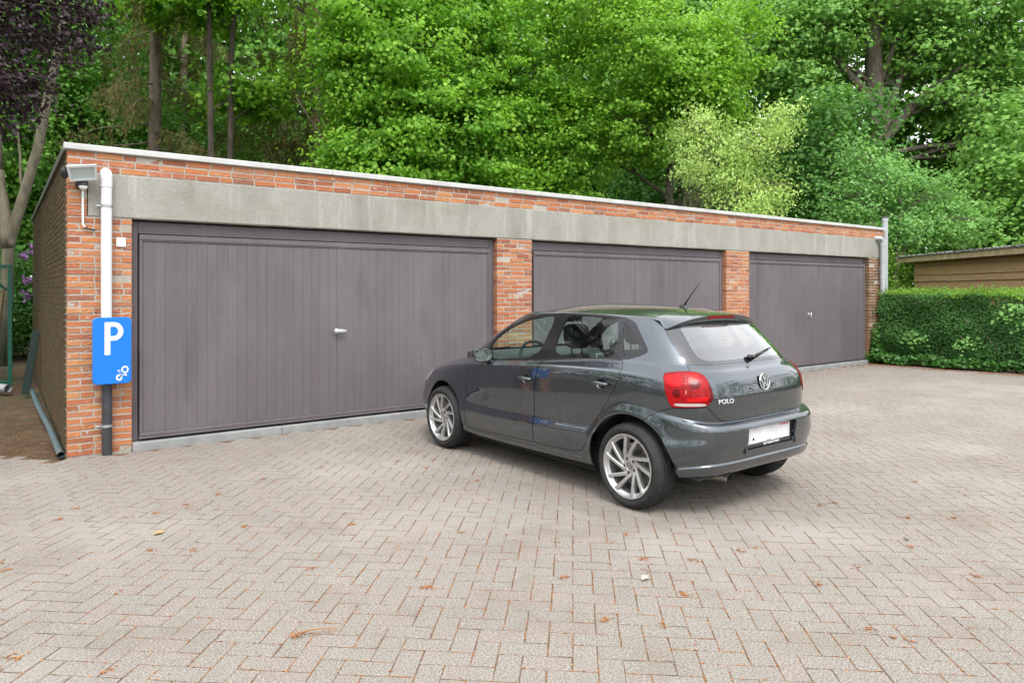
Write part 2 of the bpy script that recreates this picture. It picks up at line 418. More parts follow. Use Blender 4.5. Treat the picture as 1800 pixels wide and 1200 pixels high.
# bricks -------------------------------------------------------
def brick_variant(seed):
    q = np.random.default_rng(seed); L, H, D, b = .1045, .0245, .10, .0032
    nx, nz = 6, 3
    xs = np.linspace(-L+b, L-b, nx); zs = np.linspace(-H+b, H-b, nz)
    V = [(x, q.normal(0, .0010), z) for z in zs for x in xs]
    V = np.array(V); F = [(j*nx+i, j*nx+i+1, (j+1)*nx+i+1, (j+1)*nx+i) for j in range(nz-1) for i in range(nx-1)]
    loop = [i for i in range(nx)] + [j*nx+nx-1 for j in range(1, nz)] + [(nz-1)*nx+i for i in range(nx-2, -1, -1)] + [j*nx for j in range(nz-2, 0, -1)]
    n0 = len(V); out = []
    for k in loop:
        x, y, z = V[k]; sx = x/(L-b); sz = z/(H-b)
        ex = L*np.sign(sx) if abs(sx) > .99 else x; ez = H*np.sign(sz) if abs(sz) > .99 else z
        out.append((ex+q.normal(0, .0020), .0032+abs(q.normal(0, .0012)), ez+q.normal(0, .0017)))
    back = [(np.clip(x, -L, L), D, np.clip(z, -H, H)) for x, y, z in out]
    m = len(loop); V = np.r_[V, np.array(out), np.array(back)]
    tri = []
    for k in range(m):
        k2 = (k+1) % m
        F.append((loop[k2], loop[k], n0+k, n0+k2)); F.append((n0+k2, n0+k, n0+m+k, n0+m+k2))
    F = np.array(F)[:, ::1]
    return V, F
BV = [brick_variant(50+s) for s in range(8)]
def courses(x0, x1, z0, z1, seed, ch=.06, header=.18):
    q = np.random.default_rng(seed); out = []
    n = int(round((z1-z0)/ch)); ch = (z1-z0)/n
    for i in range(n):
        z = z0 + (i+.5)*ch; x = x0; first = True
        off = (.11 if i % 2 else 0) + q.normal(0, .008)
        while x < x1-.02:
            L = .105 if q.random() < header else .21
            if first: L = .10+q.normal(0, .006) if i % 2 else .21+q.normal(0, .008); first = False
            L += q.normal(0, .004)
            if x1-(x+L) < .045: L = x1-x
            out.append((x+L/2, z+q.normal(0, .0016), L, ch)); x += L+.0135
    return out
bricks = []   # centre x,y,z, half scale, facing (0 front, 1 left side), kind
def put(lst, kind, face=0, y=FY):
    for x, z, L, ch in lst: bricks.append((x, z, L, ch, kind, face))
put(courses(GX0, DOORS[0][0], .0, DTOP, 1, header=.35), 0)
put(courses(GX0, .66, DTOP, LIN_T, 2, header=.4), 0)
put(courses(GX0, GX1, LIN_T+.003, GH-.062, 3, header=.10), 0)
put(courses(DOORS[0][1], DOORS[1][0], .0, DTOP, 4, header=.28), 0)
put(courses(DOORS[1][1], DOORS[2][0], .0, DTOP, 5, header=.28), 0)
put(courses(DOORS[2][1], GX1, .0, DTOP, 6, header=.35), 1)
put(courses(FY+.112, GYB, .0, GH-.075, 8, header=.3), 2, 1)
B = np.array(bricks); nbk = len(B)
front = B[:, 5] == 0
BP = np.where(front[:, None], np.c_[B[:, 0], np.full(nbk, FY), B[:, 1]], np.c_[np.full(nbk, GX0), B[:, 0], B[:, 1]])
BP[:, 0] += np.where(front, 0, rng.normal(0, .0015, nbk)); BP[:, 1] += np.where(front, rng.normal(0, .0022, nbk), 0)
bvar = rng.integers(0, 8, nbk); u, v, t_ = view_pos(BP)
vd = BP - np.array([0, 0, CAM_H]); dist = np.linalg.norm(vd, axis=1)
cosv = np.where(front, vd[:, 1], vd[:, 0])/dist
ba = np.where(in_view(BP, 0), B[:, 2]*cosv/dist**2, 0)
hid = (u > 162) & (u < 230) & (v > 560) & (v < 672); ba[hid] = 0
topb = np.argsort(-ba)[:300]
bm_mats = [M['brick'], M['brick_pier'], M['brick_moss_shade']]
bmesh_of = {}
for i in topb:
    kd = int(B[i, 4]); key = (kd, int(bvar[i]))
    if key not in bmesh_of: bmesh_of[key] = np_mesh('brick', *BV[bvar[i]], bm_mats[kd])
    ow = wall if front[i] else swall
    o = bpy.data.objects.new('brick', bmesh_of[key]); link(o, ow); o.location = BP[i]
    o.scale = (B[i, 2]/.209, 1, (B[i, 3]-.0135)/.049)
    o.rotation_euler = (0, rng.normal(0, .004), 0 if front[i] else -math.pi/2)
tb = set(topb.tolist())
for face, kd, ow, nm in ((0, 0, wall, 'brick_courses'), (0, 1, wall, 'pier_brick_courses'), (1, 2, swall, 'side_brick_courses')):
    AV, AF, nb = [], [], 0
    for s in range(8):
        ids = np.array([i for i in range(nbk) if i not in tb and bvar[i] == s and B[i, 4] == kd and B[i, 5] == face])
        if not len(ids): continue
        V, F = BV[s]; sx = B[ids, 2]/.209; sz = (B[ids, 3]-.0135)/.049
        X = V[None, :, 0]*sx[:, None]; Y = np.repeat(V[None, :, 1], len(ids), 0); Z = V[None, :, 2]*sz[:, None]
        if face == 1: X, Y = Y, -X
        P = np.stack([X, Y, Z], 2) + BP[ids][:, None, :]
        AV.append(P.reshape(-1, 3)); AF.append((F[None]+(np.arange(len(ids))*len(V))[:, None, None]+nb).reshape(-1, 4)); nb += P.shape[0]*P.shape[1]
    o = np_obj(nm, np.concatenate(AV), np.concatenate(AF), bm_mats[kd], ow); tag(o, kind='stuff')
# lintel with a chipped, uneven lower arris
lx = np.linspace(.668, 15.49, 120); q = np.random.default_rng(11)
prof = []
for k, x in enumerate(lx):
    e = q.normal(0, .0022, 6)
    prof.append([(x, FY+.30, DTOP+.008), (x, FY+.004+e[0], DTOP+.008+abs(e[1])), (x, FY-.006+e[2]*.5, DTOP+.018+abs(e[3])), (x, FY-.006+e[4]*.5, LIN_T-.008), (x, FY+.002, LIN_T), (x, FY+.30, LIN_T)])
LVt = np.array(prof).reshape(-1, 3); n6 = 6
LF = [(k*n6+j, k*n6+(j+1) % n6, (k+1)*n6+(j+1) % n6, (k+1)*n6+j) for k in range(119) for j in range(6)]
LF = np.array(LF)[:, ::-1]; ends = [tuple(range(6)), tuple(119*6+j for j in range(6))[::-1]]
o = np_obj('concrete_lintel', LVt - np.array([GX0, FY, 0]), [LF, np.array(ends)], M['concrete'], garage)
# coping in lengths
cxs = [GX0-.03, 3.05, 5.6, 8.15, 10.7, 13.2, GX1+.03]
for a, b in zip(cxs[:-1], cxs[1:]):
    mb = MB(); mb.box(a+.0015, b-.0015, FY-.035, FY+.10, GH-.058, GH, bev=.006); gpart(mb, 'coping', M['coping'])
mb = MB(); mb.box(GX0-.028, GX0+.08, FY+.102, GYB+.03, GH-.075, GH-.005, bev=.004); gpart(mb, 'side_trim', M['trim_dark'])
mb = MB(); mb.box(GX0+.082, GX1+.02, FY+.102, GYB+.03, GH-.058, GH-.02); gpart(mb, 'flat_roof', M['roof'])
# doors ---------------------------------------------------------
def garage_door(x0, x1, style, hx, stain):
    DY = FY+.085
    f = MB()
    f.box(x0+.002, x0+.062, DY, DY+.12, .075, DTOP-.004, bev=.004); f.box(x1-.062, x1-.002, DY, DY+.12, .075, DTOP-.004, bev=.004)
    f.box(x0+.064, x1-.064, DY+.006, DY+.12, DTOP-.125, DTOP-.006, bev=.004)
    f.box(x0+.002, x1-.002, DY+.10, DY+.15, .07, DTOP-.002)
    door = gpart(f, 'garage_door', M['door'])
    lx0, lx1, lz0, lz1 = x0+.072, x1-.072, .115, DTOP-.135
    rl = MB()
    for (a, b, c, d) in ((lx0, lx1, lz1-.052, lz1), (lx0, lx1, lz0, lz0+.035)): rl.box(a, b, DY-.034, DY+.06, c, d, bev=.004)
    for (a, b) in ((lx0, lx0+.03), (lx1-.03, lx1)): rl.box(a, b, DY-.034, DY+.06, lz0+.037, lz1-.054, bev=.004)
    for (a, b, c, d) in ((lx0+.031, lx1-.031, lz1-.066, lz1-.0535),): rl.box(a, b, DY-.030, DY+.05, c, d, bev=.004)
    rl.box(lx0-.008, lx1+.008, DY-.046, DY-.006, lz0-.022, lz0-.003, bev=.003)
    rl.build('leaf_rail', M['door'], door)
    n = int(round((lx1-lx0-.064)/.099)); w = (lx1-lx0-.064)/n
    mp = MB(); mp.box(-w/2+.0004, w/2-.0004, 0, .02, lz0+.037, lz1-.068, bev=.0013); po = mp.build('plank', M['door'], door)
    for i in range(n):
        p = po if i == 0 else link(bpy.data.objects.new('plank', po.data), door)
        p.location = (lx0+.032+(i+.5)*w, DY-.020+random.gauss(0, .0007)+(-.004 if (i == n//2) else 0), 0)
    h = MB()
    zz = 1.08
    h.lathe([(.0, .0), (.030, 0), (.030, .006), (.012, .010), (.012, .045), (0, .045)], 16, Matrix.Translation((hx, DY-.020, zz)) @ Matrix.Rotation(R(90), 4, 'X'))
    if style == 0:
        h.box(hx-.045, hx+.055, DY-.095, DY-.062, zz-.013, zz+.025, bev=.008); h.prism([(0, -.012), (.045, .002), (.045, .012), (0, .024)], 0, .022, Matrix.Translation((hx+.052, DY-.066, zz)) @ Matrix.Rotation(R(90), 4, 'X'))
    else:
        h.box(hx-.011, hx+.011, DY-.085, DY-.062, zz-.06, zz+.03, bev=.006)
    h.build('door_handle', M['handle'], door, angle=40)
    sl = MB(); 
    xs = [x0+.003] + [x for x in np.arange(x0+1.45, x1-.5, 1.45)] + [x1-.003]
    for a, b in zip(xs[:-1], xs[1:]): sl.box(a+.0015, b-.0015, FY-.012+random.gauss(0, .002), FY+.25, -.03, .068+random.gauss(0, .001), bev=.006)
    gpart(sl, 'door_sill', M['sill'])
    return door
garage_door(*DOORS[0], 0, 3.13, 0); garage_door(*DOORS[1], 1, 8.05, 0); garage_door(*DOORS[2], 1, 12.80, 1)
# rain pipe at the left corner: elbow out of the wall, white upper length, dark lower length, clips
PX, PY_ = .812, FY-.062
arc = [(PX, FY+.03, 2.655), (PX, FY-.02, 2.655)] + [(PX, PY_+.042*math.cos(R(a))-.0, 2.613+.042*math.sin(R(a))) for a in (70, 45, 20, 0)]
mb = MB(); mb.tube([(PX, FY+.05, 2.66), (PX, FY-.005, 2.66), (PX, FY-.035, 2.652), (PX, FY-.055, 2.632), (PX, PY_, 2.60), (PX, PY_, 2.56)], [.050]*6, 18)
mb.tube([(PX, PY_, 2.60), (PX, PY_, 2.52)], [.0515]*2, 18); mb.tube([(PX, PY_, 2.53), (PX, PY_, 1.0)], .0465, 18)
dp = gpart(mb, 'downpipe', M['pvc'], angle=40)
mb = MB(); mb.tube([(PX+.004, PY_, 1.02), (PX+.004, PY_, -.01)], .0425, 18); mb.build('lower_pipe', M['cast'], dp, angle=40)
for zz in (2.34, .275):
    mb = MB(); mb.tube([(PX, PY_, zz-.012), (PX, PY_, zz+.012)], .0505, 18); mb.box(PX-.085, PX-.045, PY_-.012, PY_+.012, zz-.01, zz+.01, bev=.003); mb.tube([(PX-.06, PY_, zz), (PX-.06, FY+.03, zz)], .006, 8)
    mb.build('pipe_clip', M['galv'], dp, angle=40)
# rain pipe at the right corner and the taller vent pipe behind it
PX2 = 15.40
mb = MB(); mb.tube([(PX2-.16, FY+.02, 2.665), (PX2-.13, FY-.05, 2.668), (PX2-.085, FY-.075, 2.662), (PX2-.04, FY-.08, 2.64), (PX2-.012, FY-.08, 2.60), (PX2, FY-.08, 2.54), (PX2, FY-.08, 0)], [.045, .046, .048, .050, .051, .052, .052], 16)
mb.tube([(PX2, FY-.08, 2.58), (PX2, FY-.08, 2.50)], .058, 16); mb.tube([(PX2, FY-.08, 1.86), (PX2, FY-.08, 1.80)], .057, 16)
gpart(mb, 'downpipe', M['pvc_grey'], angle=40)
mb = MB(); mb.tube([(15.73, FY+.03, 0), (15.73, FY+.03, 3.12)], .058, 16); mb.tube([(15.73, FY+.03, 3.06), (15.73, FY+.03, 3.13)], .066, 16)
vp = gpart(mb, 'vent_pipe', M['pvc_grey'], angle=40)
mb = MB(); mb.lathe([(.0, 3.175), (.072, 3.168), (.074, 3.15), (.060, 3.135), (.0, 3.135)], 18, Matrix.Translation((15.73, FY+.03, 0))); mb.build('vent_cap', M['trim_dark'], vp, angle=40)
# ================================================================ parking sign in front of the rain pipe
sg = empty('parking_sign', (.85, 7.555, .985)); tag(sg, 'blue parking sign with white P and pacifier symbol, fixed to the pipe', 'sign')
SW, SH, SR = .160, .312, .042
def rrect(w, h, r, n=7):
    out = []
    for cx_, cy_, a0 in ((w-r, h-r, 0), (-w+r, h-r, 90), (-w+r, -h+r, 180), (w-r, -h+r, 270)):
        for k in range(n): a = R(a0 + 90*k/(n-1)); out.append((cx_+r*math.cos(a), cy_+r*math.sin(a)))
    return out
RX = Matrix.Rotation(R(90), 4, 'X')       # local xy -> x,z ; extrusion +z -> -y
mb = MB()
pol = rrect(SW, SH, SR); n = len(pol)
lay = [(1.0, 0), (1.0, .026), (.975, .034)]
vs_ = []; fs_ = []
for k, (s_, d_) in enumerate(lay):
    for x, y in pol: vs_.append((x*s_ if k < 2 else x-.006*np.sign(x), y if k < 2 else y-.006*np.sign(y), d_))
for k in range(2): fs_ += [(k*n+i, k*n+(i+1) % n, (k+1)*n+(i+1) % n, (k+1)*n+i) for i in range(n)]
fs_ += [tuple(range(n))[::-1], tuple(2*n+i for i in range(n))]
mb.add(vs_, fs_, RX); mb.build('panel', M['sign_blue'], sg, angle=35)
# letter P
mb = MB(); st = .046; hgt = .152; x0_ = -.075
outer = [(x0_, -hgt), (x0_+st, -hgt), (x0_+st, -.02), (.005, -.02)]
c_ = (.005, .066)
outer += [(c_[0]+.086*math.cos(R(a)), c_[1]+.086*math.sin(R(a))) for a in range(-80, 90, 10)] + [(.005, hgt), (x0_, hgt)]
inner = [(x0_+st, .022), (.0, .022)] + [(0+.044*math.cos(R(a)), .066+.044*math.sin(R(a))) for a in range(-80, 90, 10)] + [(.0, .110), (x0_+st, .110)]
# build as strips: stem, top bar, bowl ring, lower bar
mb.prism([(x0_, -hgt), (x0_+st, -hgt), (x0_+st, hgt), (x0_, hgt)], .0345, .0362, RX)
bowl_o = [(.0, hgt)] + [(0.0+.078*math.cos(R(a)), .066+.086*math.sin(R(a))) for a in range(80, -90, -10)] + [(.0, -.02)]
bowl_i = [(.0, .110)] + [(0.0+.036*math.cos(R(a)), .066+.044*math.sin(R(a))) for a in range(80, -90, -10)] + [(.0, .022)]
for i in range(len(bowl_o)-1): mb.prism([bowl_i[i], bowl_i[i+1], bowl_o[i+1], bowl_o[i]], .0345, .0362, RX)
mb.prism([(x0_+st, .110), (.0, .110), (.0, hgt), (x0_+st, hgt)], .0345, .0362, RX); mb.prism([(x0_+st, -.02), (.0, -.02), (.0, .022), (x0_+st, .022)], .0345, .0362, RX)
lt = mb.build('letter', M['white'], sg); lt.location = (.012, 0, .115)
# pacifier: ring, shield, teat
mb = MB()
def ring(cx_, cy_, ro, ri, sq=1.0, n=22, rot=0, z0=.0345, z1=.0362):
    for k in range(n):
        a, b = 2*math.pi*k/n, 2*math.pi*(k+1)/n
        pt = lambda r_, an: (cx_+r_*math.cos(an)*math.cos(rot)-r_*sq*math.sin(an)*math.sin(rot), cy_+r_*math.cos(an)*math.sin(rot)+r_*sq*math.sin(an)*math.cos(rot))
        mb.prism([pt(ri, a), pt(ri, b), pt(ro, b), pt(ro, a)], z0, z1, RX)
ring(.022, .034, .030, .018, 1.12); ring(-.026, -.038, .027, .013, 1.12)
ring(0, .004, .047, .036, .26, 26, R(-36))
mb.prism([(-.014, -.014), (.006, -.018), (-.004, -.034), (-.022, -.022)], .0345, .0362, RX); mb.prism([(.012,-.012),(.034,-.020),(.030,-.006),(.020,.0)], .0345, .0361, RX)
pc = mb.build('pacifier_symbol', M['white'], sg); pc.location = (.082, 0, -.215)
mb = MB(); 
for zz in (.2, -.2): mb.box(-.09, .02, .0, .045, zz-.012, zz+.012, bev=.003)
mb.build('clamp', M['galv'], sg)

# ================================================================ floodlight with sensor and conduit
fl = empty('floodlight', (.61, FY, 2.55)); tag(fl, 'grey glass fronted floodlight with motion sensor on the brick corner below the coping', 'floodlight')
t = NT('lamp_glass'); lampglass = t.done(t.bsdf(Base_Color=(.36,.42,.41), Roughness=.12, Coat_Weight=.6))
lampcase = simple('lamp_case', (.50,.51,.51), .45); 
Mx = Matrix.Translation((.0, -.15, .075)) @ Matrix.Rotation(R(-9), 4, 'Y') @ Matrix.Rotation(R(24), 4, 'X')
mb = MB(); fr = [(-.108, -.072), (.108, -.072), (.120, .072), (-.120, .072)]
bk = [(-.085, -.05), (.085, -.05), (.095, .05), (-.095, .05)]
vs_ = [(x, -.02, z) for x, z in fr] + [(x, .012, z) for x, z in fr] + [(x, .075, z) for x, z in bk]
mb.add(vs_, [(4,5,1,0),(5,6,2,1),(6,7,3,2),(7,4,0,3),(8,9,5,4),(9,10,6,5),(10,11,7,6),(11,8,4,7),(8,11,10,9)], Mx)
inn = [(-.088, -.054), (.088, -.054), (.098, .052), (-.098, .052)]
vs_ = [(x, -.02, z) for x, z in fr] + [(x, -.02, z) for x, z in inn] + [(x, -.008, z) for x, z in inn]
mb.add(vs_, [(0,1,5,4),(1,2,6,5),(2,3,7,6),(3,0,4,7),(4,5,9,8),(5,6,10,9),(6,7,11,10),(7,4,8,11)], Mx)
mb.build('housing', lampcase, fl)
mb = MB(); mb.add([(x, -.0075, z) for x, z in inn], [(0,1,2,3)], Mx); mb.add([(x, .001, z) for x, z in inn], [(3,2,1,0)], Mx); mb.build('front_glass', lampglass, fl)
mb = MB(); mb.box(-.165, -.112, -.02, .05, -.05, .055, Mx, bev=.02); mb.build('side_box', M['black'], fl, angle=40)
mb = MB(); mb.box(-.045, .05, -.085, -.01, -.06, .025, bev=.012); mb.tube([(.0, -.04, .02), (.0, -.10, .06)], .018, 10); mb.build('bracket', M['black'], fl, angle=40)
mb = MB(); mb.lathe([(0, -.075), (.02, -.072), (.034, -.055), (.040, -.035), (.040, -.02)], 18, Matrix.Translation((.012, -.085, 0))); mb.build('sensor_dome', M['white'], fl, smooth=True)
mb = MB(); mb.lathe([(.041, -.038), (.043, -.01), (.030, .012), (0, .016)], 18, Matrix.Translation((.012, -.085, 0))); mb.build('sensor_cap', M['black'], fl, angle=40)
mb = MB(); mb.tube([(.015, -.02, -.06), (.015, -.02, -.36), (.018, -.02, -.39), (.032, -.019, -.412)], .0095, 10)
mb.build('conduit', M['white'], fl, angle=50)
mb = MB(); mb.tube([(.030, -.019, -.41), (.06, -.018, -.428), (.115, -.012, -.436)], .007, 8); 
mb.build('cable', M['black'], fl, smooth=True)
pq = empty('wall_plaque', (.94, FY, 2.01)); tag(pq, 'small square white plaque screwed to the brick pier by the big door', 'plaque')
mb = MB(); mb.box(-.040, .040, -.014, -.004, -.044, .044, bev=.003); mb.build('plate', M['white'], pq)
mb = MB(); mb.lathe([(0, .004), (.007, .002), (.008, 0)], 10, Matrix.Translation((0, -.014, 0)) @ RX)
for a in range(4): mb.box(-.001, .001, -.0155, -.0135, .010, .032, Matrix.Rotation(R(45+90*a), 4, 'Y'))
mb.build('dial', M['pvc_grey'], pq)

# ================================================================ left passage: pipe on the ground, green gate, board, tools
t = NT('blue_pipe'); P = t.pos(); c = t.mix(t.lin(t.noise(P, 12, 4), .4, .65), (.07,.14,.18), (.16,.17,.16)); m_bp = t.done(t.bsdf(Base_Color=c, Roughness=.45))
o = MB().tube([(.455, 7.72, .030), (.44, 9.4, .032), (.40, 11.2, .032), (.395, 12.9, .034)], .030, 14, cap=False).tube([(.455, 7.72, .030), (.44, 9.4, .032), (.395, 12.9, .034)], .024, 14, cap=False).build('ground_pipe', m_bp, None, smooth=True)
tag(o, 'long blue-grey plastic pipe lying on the ground along the dark side wall', 'pipe')
green = simple('green_metal', (.008,.105,.070), .4, var=.2, scale=9)
gt = empty('garden_gate', (.16, 13.85, 0)); tag(gt, 'green metal framed mesh gate at the end of the side passage', 'gate')
mb = MB(); mb.box(-.06, .0, -.03, .03, 0, 1.96, bev=.004); mb.build('post', green, gt)
mb = MB(); mb.box(-1.9, -.065, -.02, .02, 1.90, 1.955, bev=.004); mb.build('rail', green, gt)
mb = MB(); mb.box(-1.9, -.065, -.02, .02, .06, .11, bev=.004); mb.build('rail', green, gt)
mb = MB(); mb.box(-1.96, -1.905, -.03, .03, 0, 1.96, bev=.004); mb.build('post', green, gt)
mb = MB(); mb.tube([(-.07, 0, 1.55), (-.42, 0, 1.90)], .018, 8); mb.build('brace', green, gt)
mb = MB()
for k in range(26): x = -1.88+k*.07; mb.tube([(x, .012, .1), (x, .012, 1.92)], .0022, 4, cap=False)
for k in range(26): zz = .12+k*.07; mb.tube([(-1.9, .014, zz), (-.06, .014, zz)], .0022, 4, cap=False)
mb.build('wire_mesh', green, gt)
o = MB().box(-.05, .05, -.018, .018, 0, .95, Matrix.Translation((.30, 12.75, 0)) @ Matrix.Rotation(R(9), 4, 'Y') @ Matrix.Rotation(R(-8), 4, 'X'), bev=.006).build('green_board', simple('dark_green_paint', (.004,.020,.017), .5, var=.3))
tag(o, 'dark green board leaning upright against the far end of the side wall', 'board')
wood = simple('bare_wood', (.26,.15,.07), .8, var=.35, scale=14, bump=.2); greyw = simple('grey_wood', (.20,.18,.15), .85, var=.3, scale=12)
for k, (xa, xb, zt, m_, lb) in enumerate(((-.16, .05, 1.55, wood, 'orange-brown wooden pole leaning behind the green gate'), (-.28, .01, 1.30, greyw, 'grey wooden pole leaning behind the green gate, lowest of the three'), (-.34, -.02, 1.5, simple('pale_wood', (.42,.30,.17), .8, var=.3), 'pale thin wooden pole leaning behind the green gate'))):
    o = MB().tube([(xa, 14.6+.12*k, 0), ((xa+xb)/2+.02, 14.6+.12*k, zt*.5), (xb, 14.65+.12*k, zt)], [.024, .026, .022] if k < 2 else .015, 8).build('leaning_pole', m_, None, smooth=True)
    tag(o, lb, 'pole', 'garden poles behind the gate')
o = MB().tube([(-.05, 13.45, .06), (.10, 13.15, .06)], .06, 14, cap=False).tube([(-.05, 13.45, .06), (.10, 13.15, .06)], .052, 14, cap=False).build('pipe_offcut', M['pvc_grey'], None, smooth=True)
tag(o, 'short grey pipe offcut on the soil below the green gate', 'pipe')

# ================================================================ wooden shed behind the hedge
t = NT('shed_board'); P = t.obj(); r = t.rand()
c = t.ramp(t.noise(t.scalev(P, (1.2, 1.2, 14)), 3, 5, .6), [(.3, (.32,.20,.10)), (.55, (.44,.295,.15)), (.75, (.51,.355,.19))])
c = t.mix(t.lin(t.voro(t.scalev(P, (1.7, 1, 5)), 1.0), .10, .04, 0, .7), c, (.08,.045,.025))
c = t.mix(t.lin(r, 0, 1, 0, .3), c, (.34,.21,.10))
m_board = t.done(t.bsdf(Base_Color=c, Roughness=.8, Normal=t.bump(t.noise(t.scalev(P, (1, 1, 20)), 6, 4), .3, .006)))
m_fascia = simple('fascia_wood', (.42,.34,.20), .8, var=.25, scale=5)
t = NT('mossy_roof'); P = t.obj(); c = t.mix(t.lin(t.noise(P, 26, 4, .7), .45, .55), (.05,.045,.04), (.42,.42,.43)); c = t.mix(t.lin(t.noise(P, 9, 4), .52, .66, 0, .7), c, (.10,.09,.04)); m_sroof = t.done(t.bsdf(Base_Color=c, Roughness=.95, Normal=t.bump(t.noise(P, 30, 4), .8, .02)))
SA = math.atan2(5.92-9.46, 18.22-21.0)
shed = empty('wooden_shed', (21.0, 9.46, 0), SA); tag(shed, 'brown timber shed with waney boards and mossy roof edge behind the hedge', 'shed')
# local x runs from the far left corner toward the viewer, local y points into the yard side (front normal is -y or +y)
SL = 6.4; zc = 0; k = 0
sgn = -1 if (Matrix.Rotation(SA, 3, 'Z') @ Vector((0, 1, 0))).dot(Vector((-21, -9.46, 0))) < 0 else 1
zb = [0.0, .22, .43, .66, .87, 1.10, 1.34, 1.56, 1.79, 1.99, 2.22, 2.42]
q = np.random.default_rng(5)
for a, b in zip(zb[:-1], zb[1:]):
    nx = 40; xs = np.linspace(0, SL, nx); wv = np.cumsum(q.normal(0, .006, nx)); wv -= np.linspace(wv[0], wv[-1], nx)
    wv = np.clip(wv, -.02, .02)
    V = []
    for x, w_ in zip(xs, wv):
        V += [(x, sgn*.004, b+.015), (x, sgn*.040, a+w_-.012), (x, sgn*.018, a+w_-.012), (x, -sgn*.015, b+.015)]
    F = [(i*4+j, i*4+(j+1) % 4, (i+1)*4+(j+1) % 4, (i+1)*4+j) for i in range(nx-1) for j in range(4)]
    np_obj('board', V, [np.array(F), np.array([(0,1,2,3), tuple((nx-1)*4+j for j in (3,2,1,0))])], m_board, shed)
mb = MB(); mb.box(0.02, SL, min(-sgn*.03, -sgn*2.9), max(-sgn*.03, -sgn*2.9), 0, 2.40); mb.build('shed_body', m_board, shed)
mb = MB(); mb.box(-.42, SL+.2, min(sgn*.22, sgn*.26), max(sgn*.22, sgn*.26), 2.335, 2.50, bev=.006); mb.build('fascia', m_fascia, shed)
mb = MB(); mb.box(-.44, -.40, min(sgn*.215, -sgn*3.0), max(sgn*.215, -sgn*3.0), 2.335, 2.50, bev=.005); mb.build('fascia', m_fascia, shed)
nx, ny = 150, 3; q = np.random.default_rng(6)
V = []; 
for j in range(ny):
    for x in np.linspace(-.5, SL+.25, nx): V.append((x, sgn*(.30-j*1.7), 2.512+q.random()*.028+j*.07)) 
V += [(x, sgn*.30, 2.488) for x in np.linspace(-.5, SL+.25, nx)]
F = [(j*nx+i, j*nx+i+1, (j+1)*nx+i+1, (j+1)*nx+i) for j in range(ny-1) for i in range(nx-1)] + [(ny*nx+i, ny*nx+i+1, i+1, i) for i in range(nx-1)]
np_obj('roof_sheet', V, np.array(F), m_sroof, shed)
# ================================================================ the car: body surface as a lofted sheet, panels cut out of it
def pchip(xk,yk,x):
    """monotone cubic; xk (K,), yk (K,...) -> values at x (M,)"""
    xk=np.asarray(xk,float);yk=np.asarray(yk,float)
    h=np.diff(xk);hh=h.reshape((-1,)+(1,)*(yk.ndim-1));dl=np.diff(yk,axis=0)/hh
    m=np.zeros_like(yk);m[0]=dl[0];m[-1]=dl[-1]
    if len(xk)>2:
        a,b=dl[:-1],dl[1:];w1=2*hh[1:]+hh[:-1];w2=hh[1:]+2*hh[:-1]
        with np.errstate(all='ignore'):
            hm=(w1+w2)/(w1/a+w2/b)
        m[1:-1]=np.where(a*b>0,hm,0)
    i=np.clip(np.searchsorted(xk,x,side='right')-1,0,len(xk)-2)
    t=((x-xk[i])/h[i]);sh=(-1,)+(1,)*(yk.ndim-1)
    t=t.reshape(sh);H=h[i].reshape(sh)
    return (2*t**3-3*t**2+1)*yk[i]+(t**3-2*t**2+t)*H*m[i]+(-2*t**3+3*t**2)*yk[i+1]+(t**3-t**2)*H*m[i+1]
#       w     yr    zr    nr   za    yb   zb    yf    zf   nf
LV=[(.700,-.450,.290,5.6,.215,1.8,.190,3.05,.180,4.5),
    (.775,-.555,.300,5.8,.238,1.8,.205,3.20,.200,4.5),
    (.799,-.590,.320,5.8,.262,1.8,.225,3.26,.240,4.5),
    (.810,-.613,.378,5.8,.285,1.8,.252,3.29,.300,4.5),
    (.8085,-.604,.396,5.8,.300,1.8,.268,3.285,.33,4.5),
    (.828,-.613,.440,5.8,.370,1.8,.340,3.31,.380,4.4),
    (.838,-.630,.500,5.7,.478,1.8,.430,3.32,.440,4.3),
    (.825,-.638,.560,5.6,.548,1.8,.500,3.325,.50,4.2),
    (.827,-.638,.600,5.5,.610,1.8,.560,3.315,.55,4.1),
    (.831,-.620,.634,5.4,.690,1.8,.640,3.30,.600,4.0),
    (.834,-.560,.650,5.4,.760,1.8,.700,3.28,.630,3.9),
    (.832,-.568,.720,5.4,.820,1.8,.760,3.24,.660,3.8),
    (.828,-.570,.800,5.4,.890,1.8,.820,3.18,.690,3.8),
    (.821,-.560,.870,5.4,.953,1.8,.872,3.08,.730,3.7),
    (.803,-.546,.925,5.3,.975,1.8,.889,2.85,.800,3.7),
    (.780,-.505,.975,5.2,1.03,1.8,.910,2.48,.905,3.8),
    (.765,-.462,1.005,5.0,1.05,1.8,.922,2.30,.955,4.6),
    (.738,-.400,1.080,4.9,1.125,1.75,1.02,2.08,1.06,5.6),
    (.702,-.325,1.165,5.0,1.205,1.60,1.13,1.87,1.165,6.2),
    (.655,-.240,1.250,5.2,1.285,1.40,1.25,1.665,1.27,6.2),
    (.622,-.170,1.312,5.4,1.334,1.22,1.328,1.51,1.345,5.6)]
PY=[-.25,-.12,0,.15,.5,.85,1.2,1.4,1.52,1.7];PZ=[1.337,1.369,1.393,1.413,1.432,1.439,1.420,1.388,1.360,1.32]
def zroof(x,y): return pchip(PY,PZ,np.clip(y,-.25,1.7))-.068*(np.abs(x)/.6)**2.3
YM=1.1
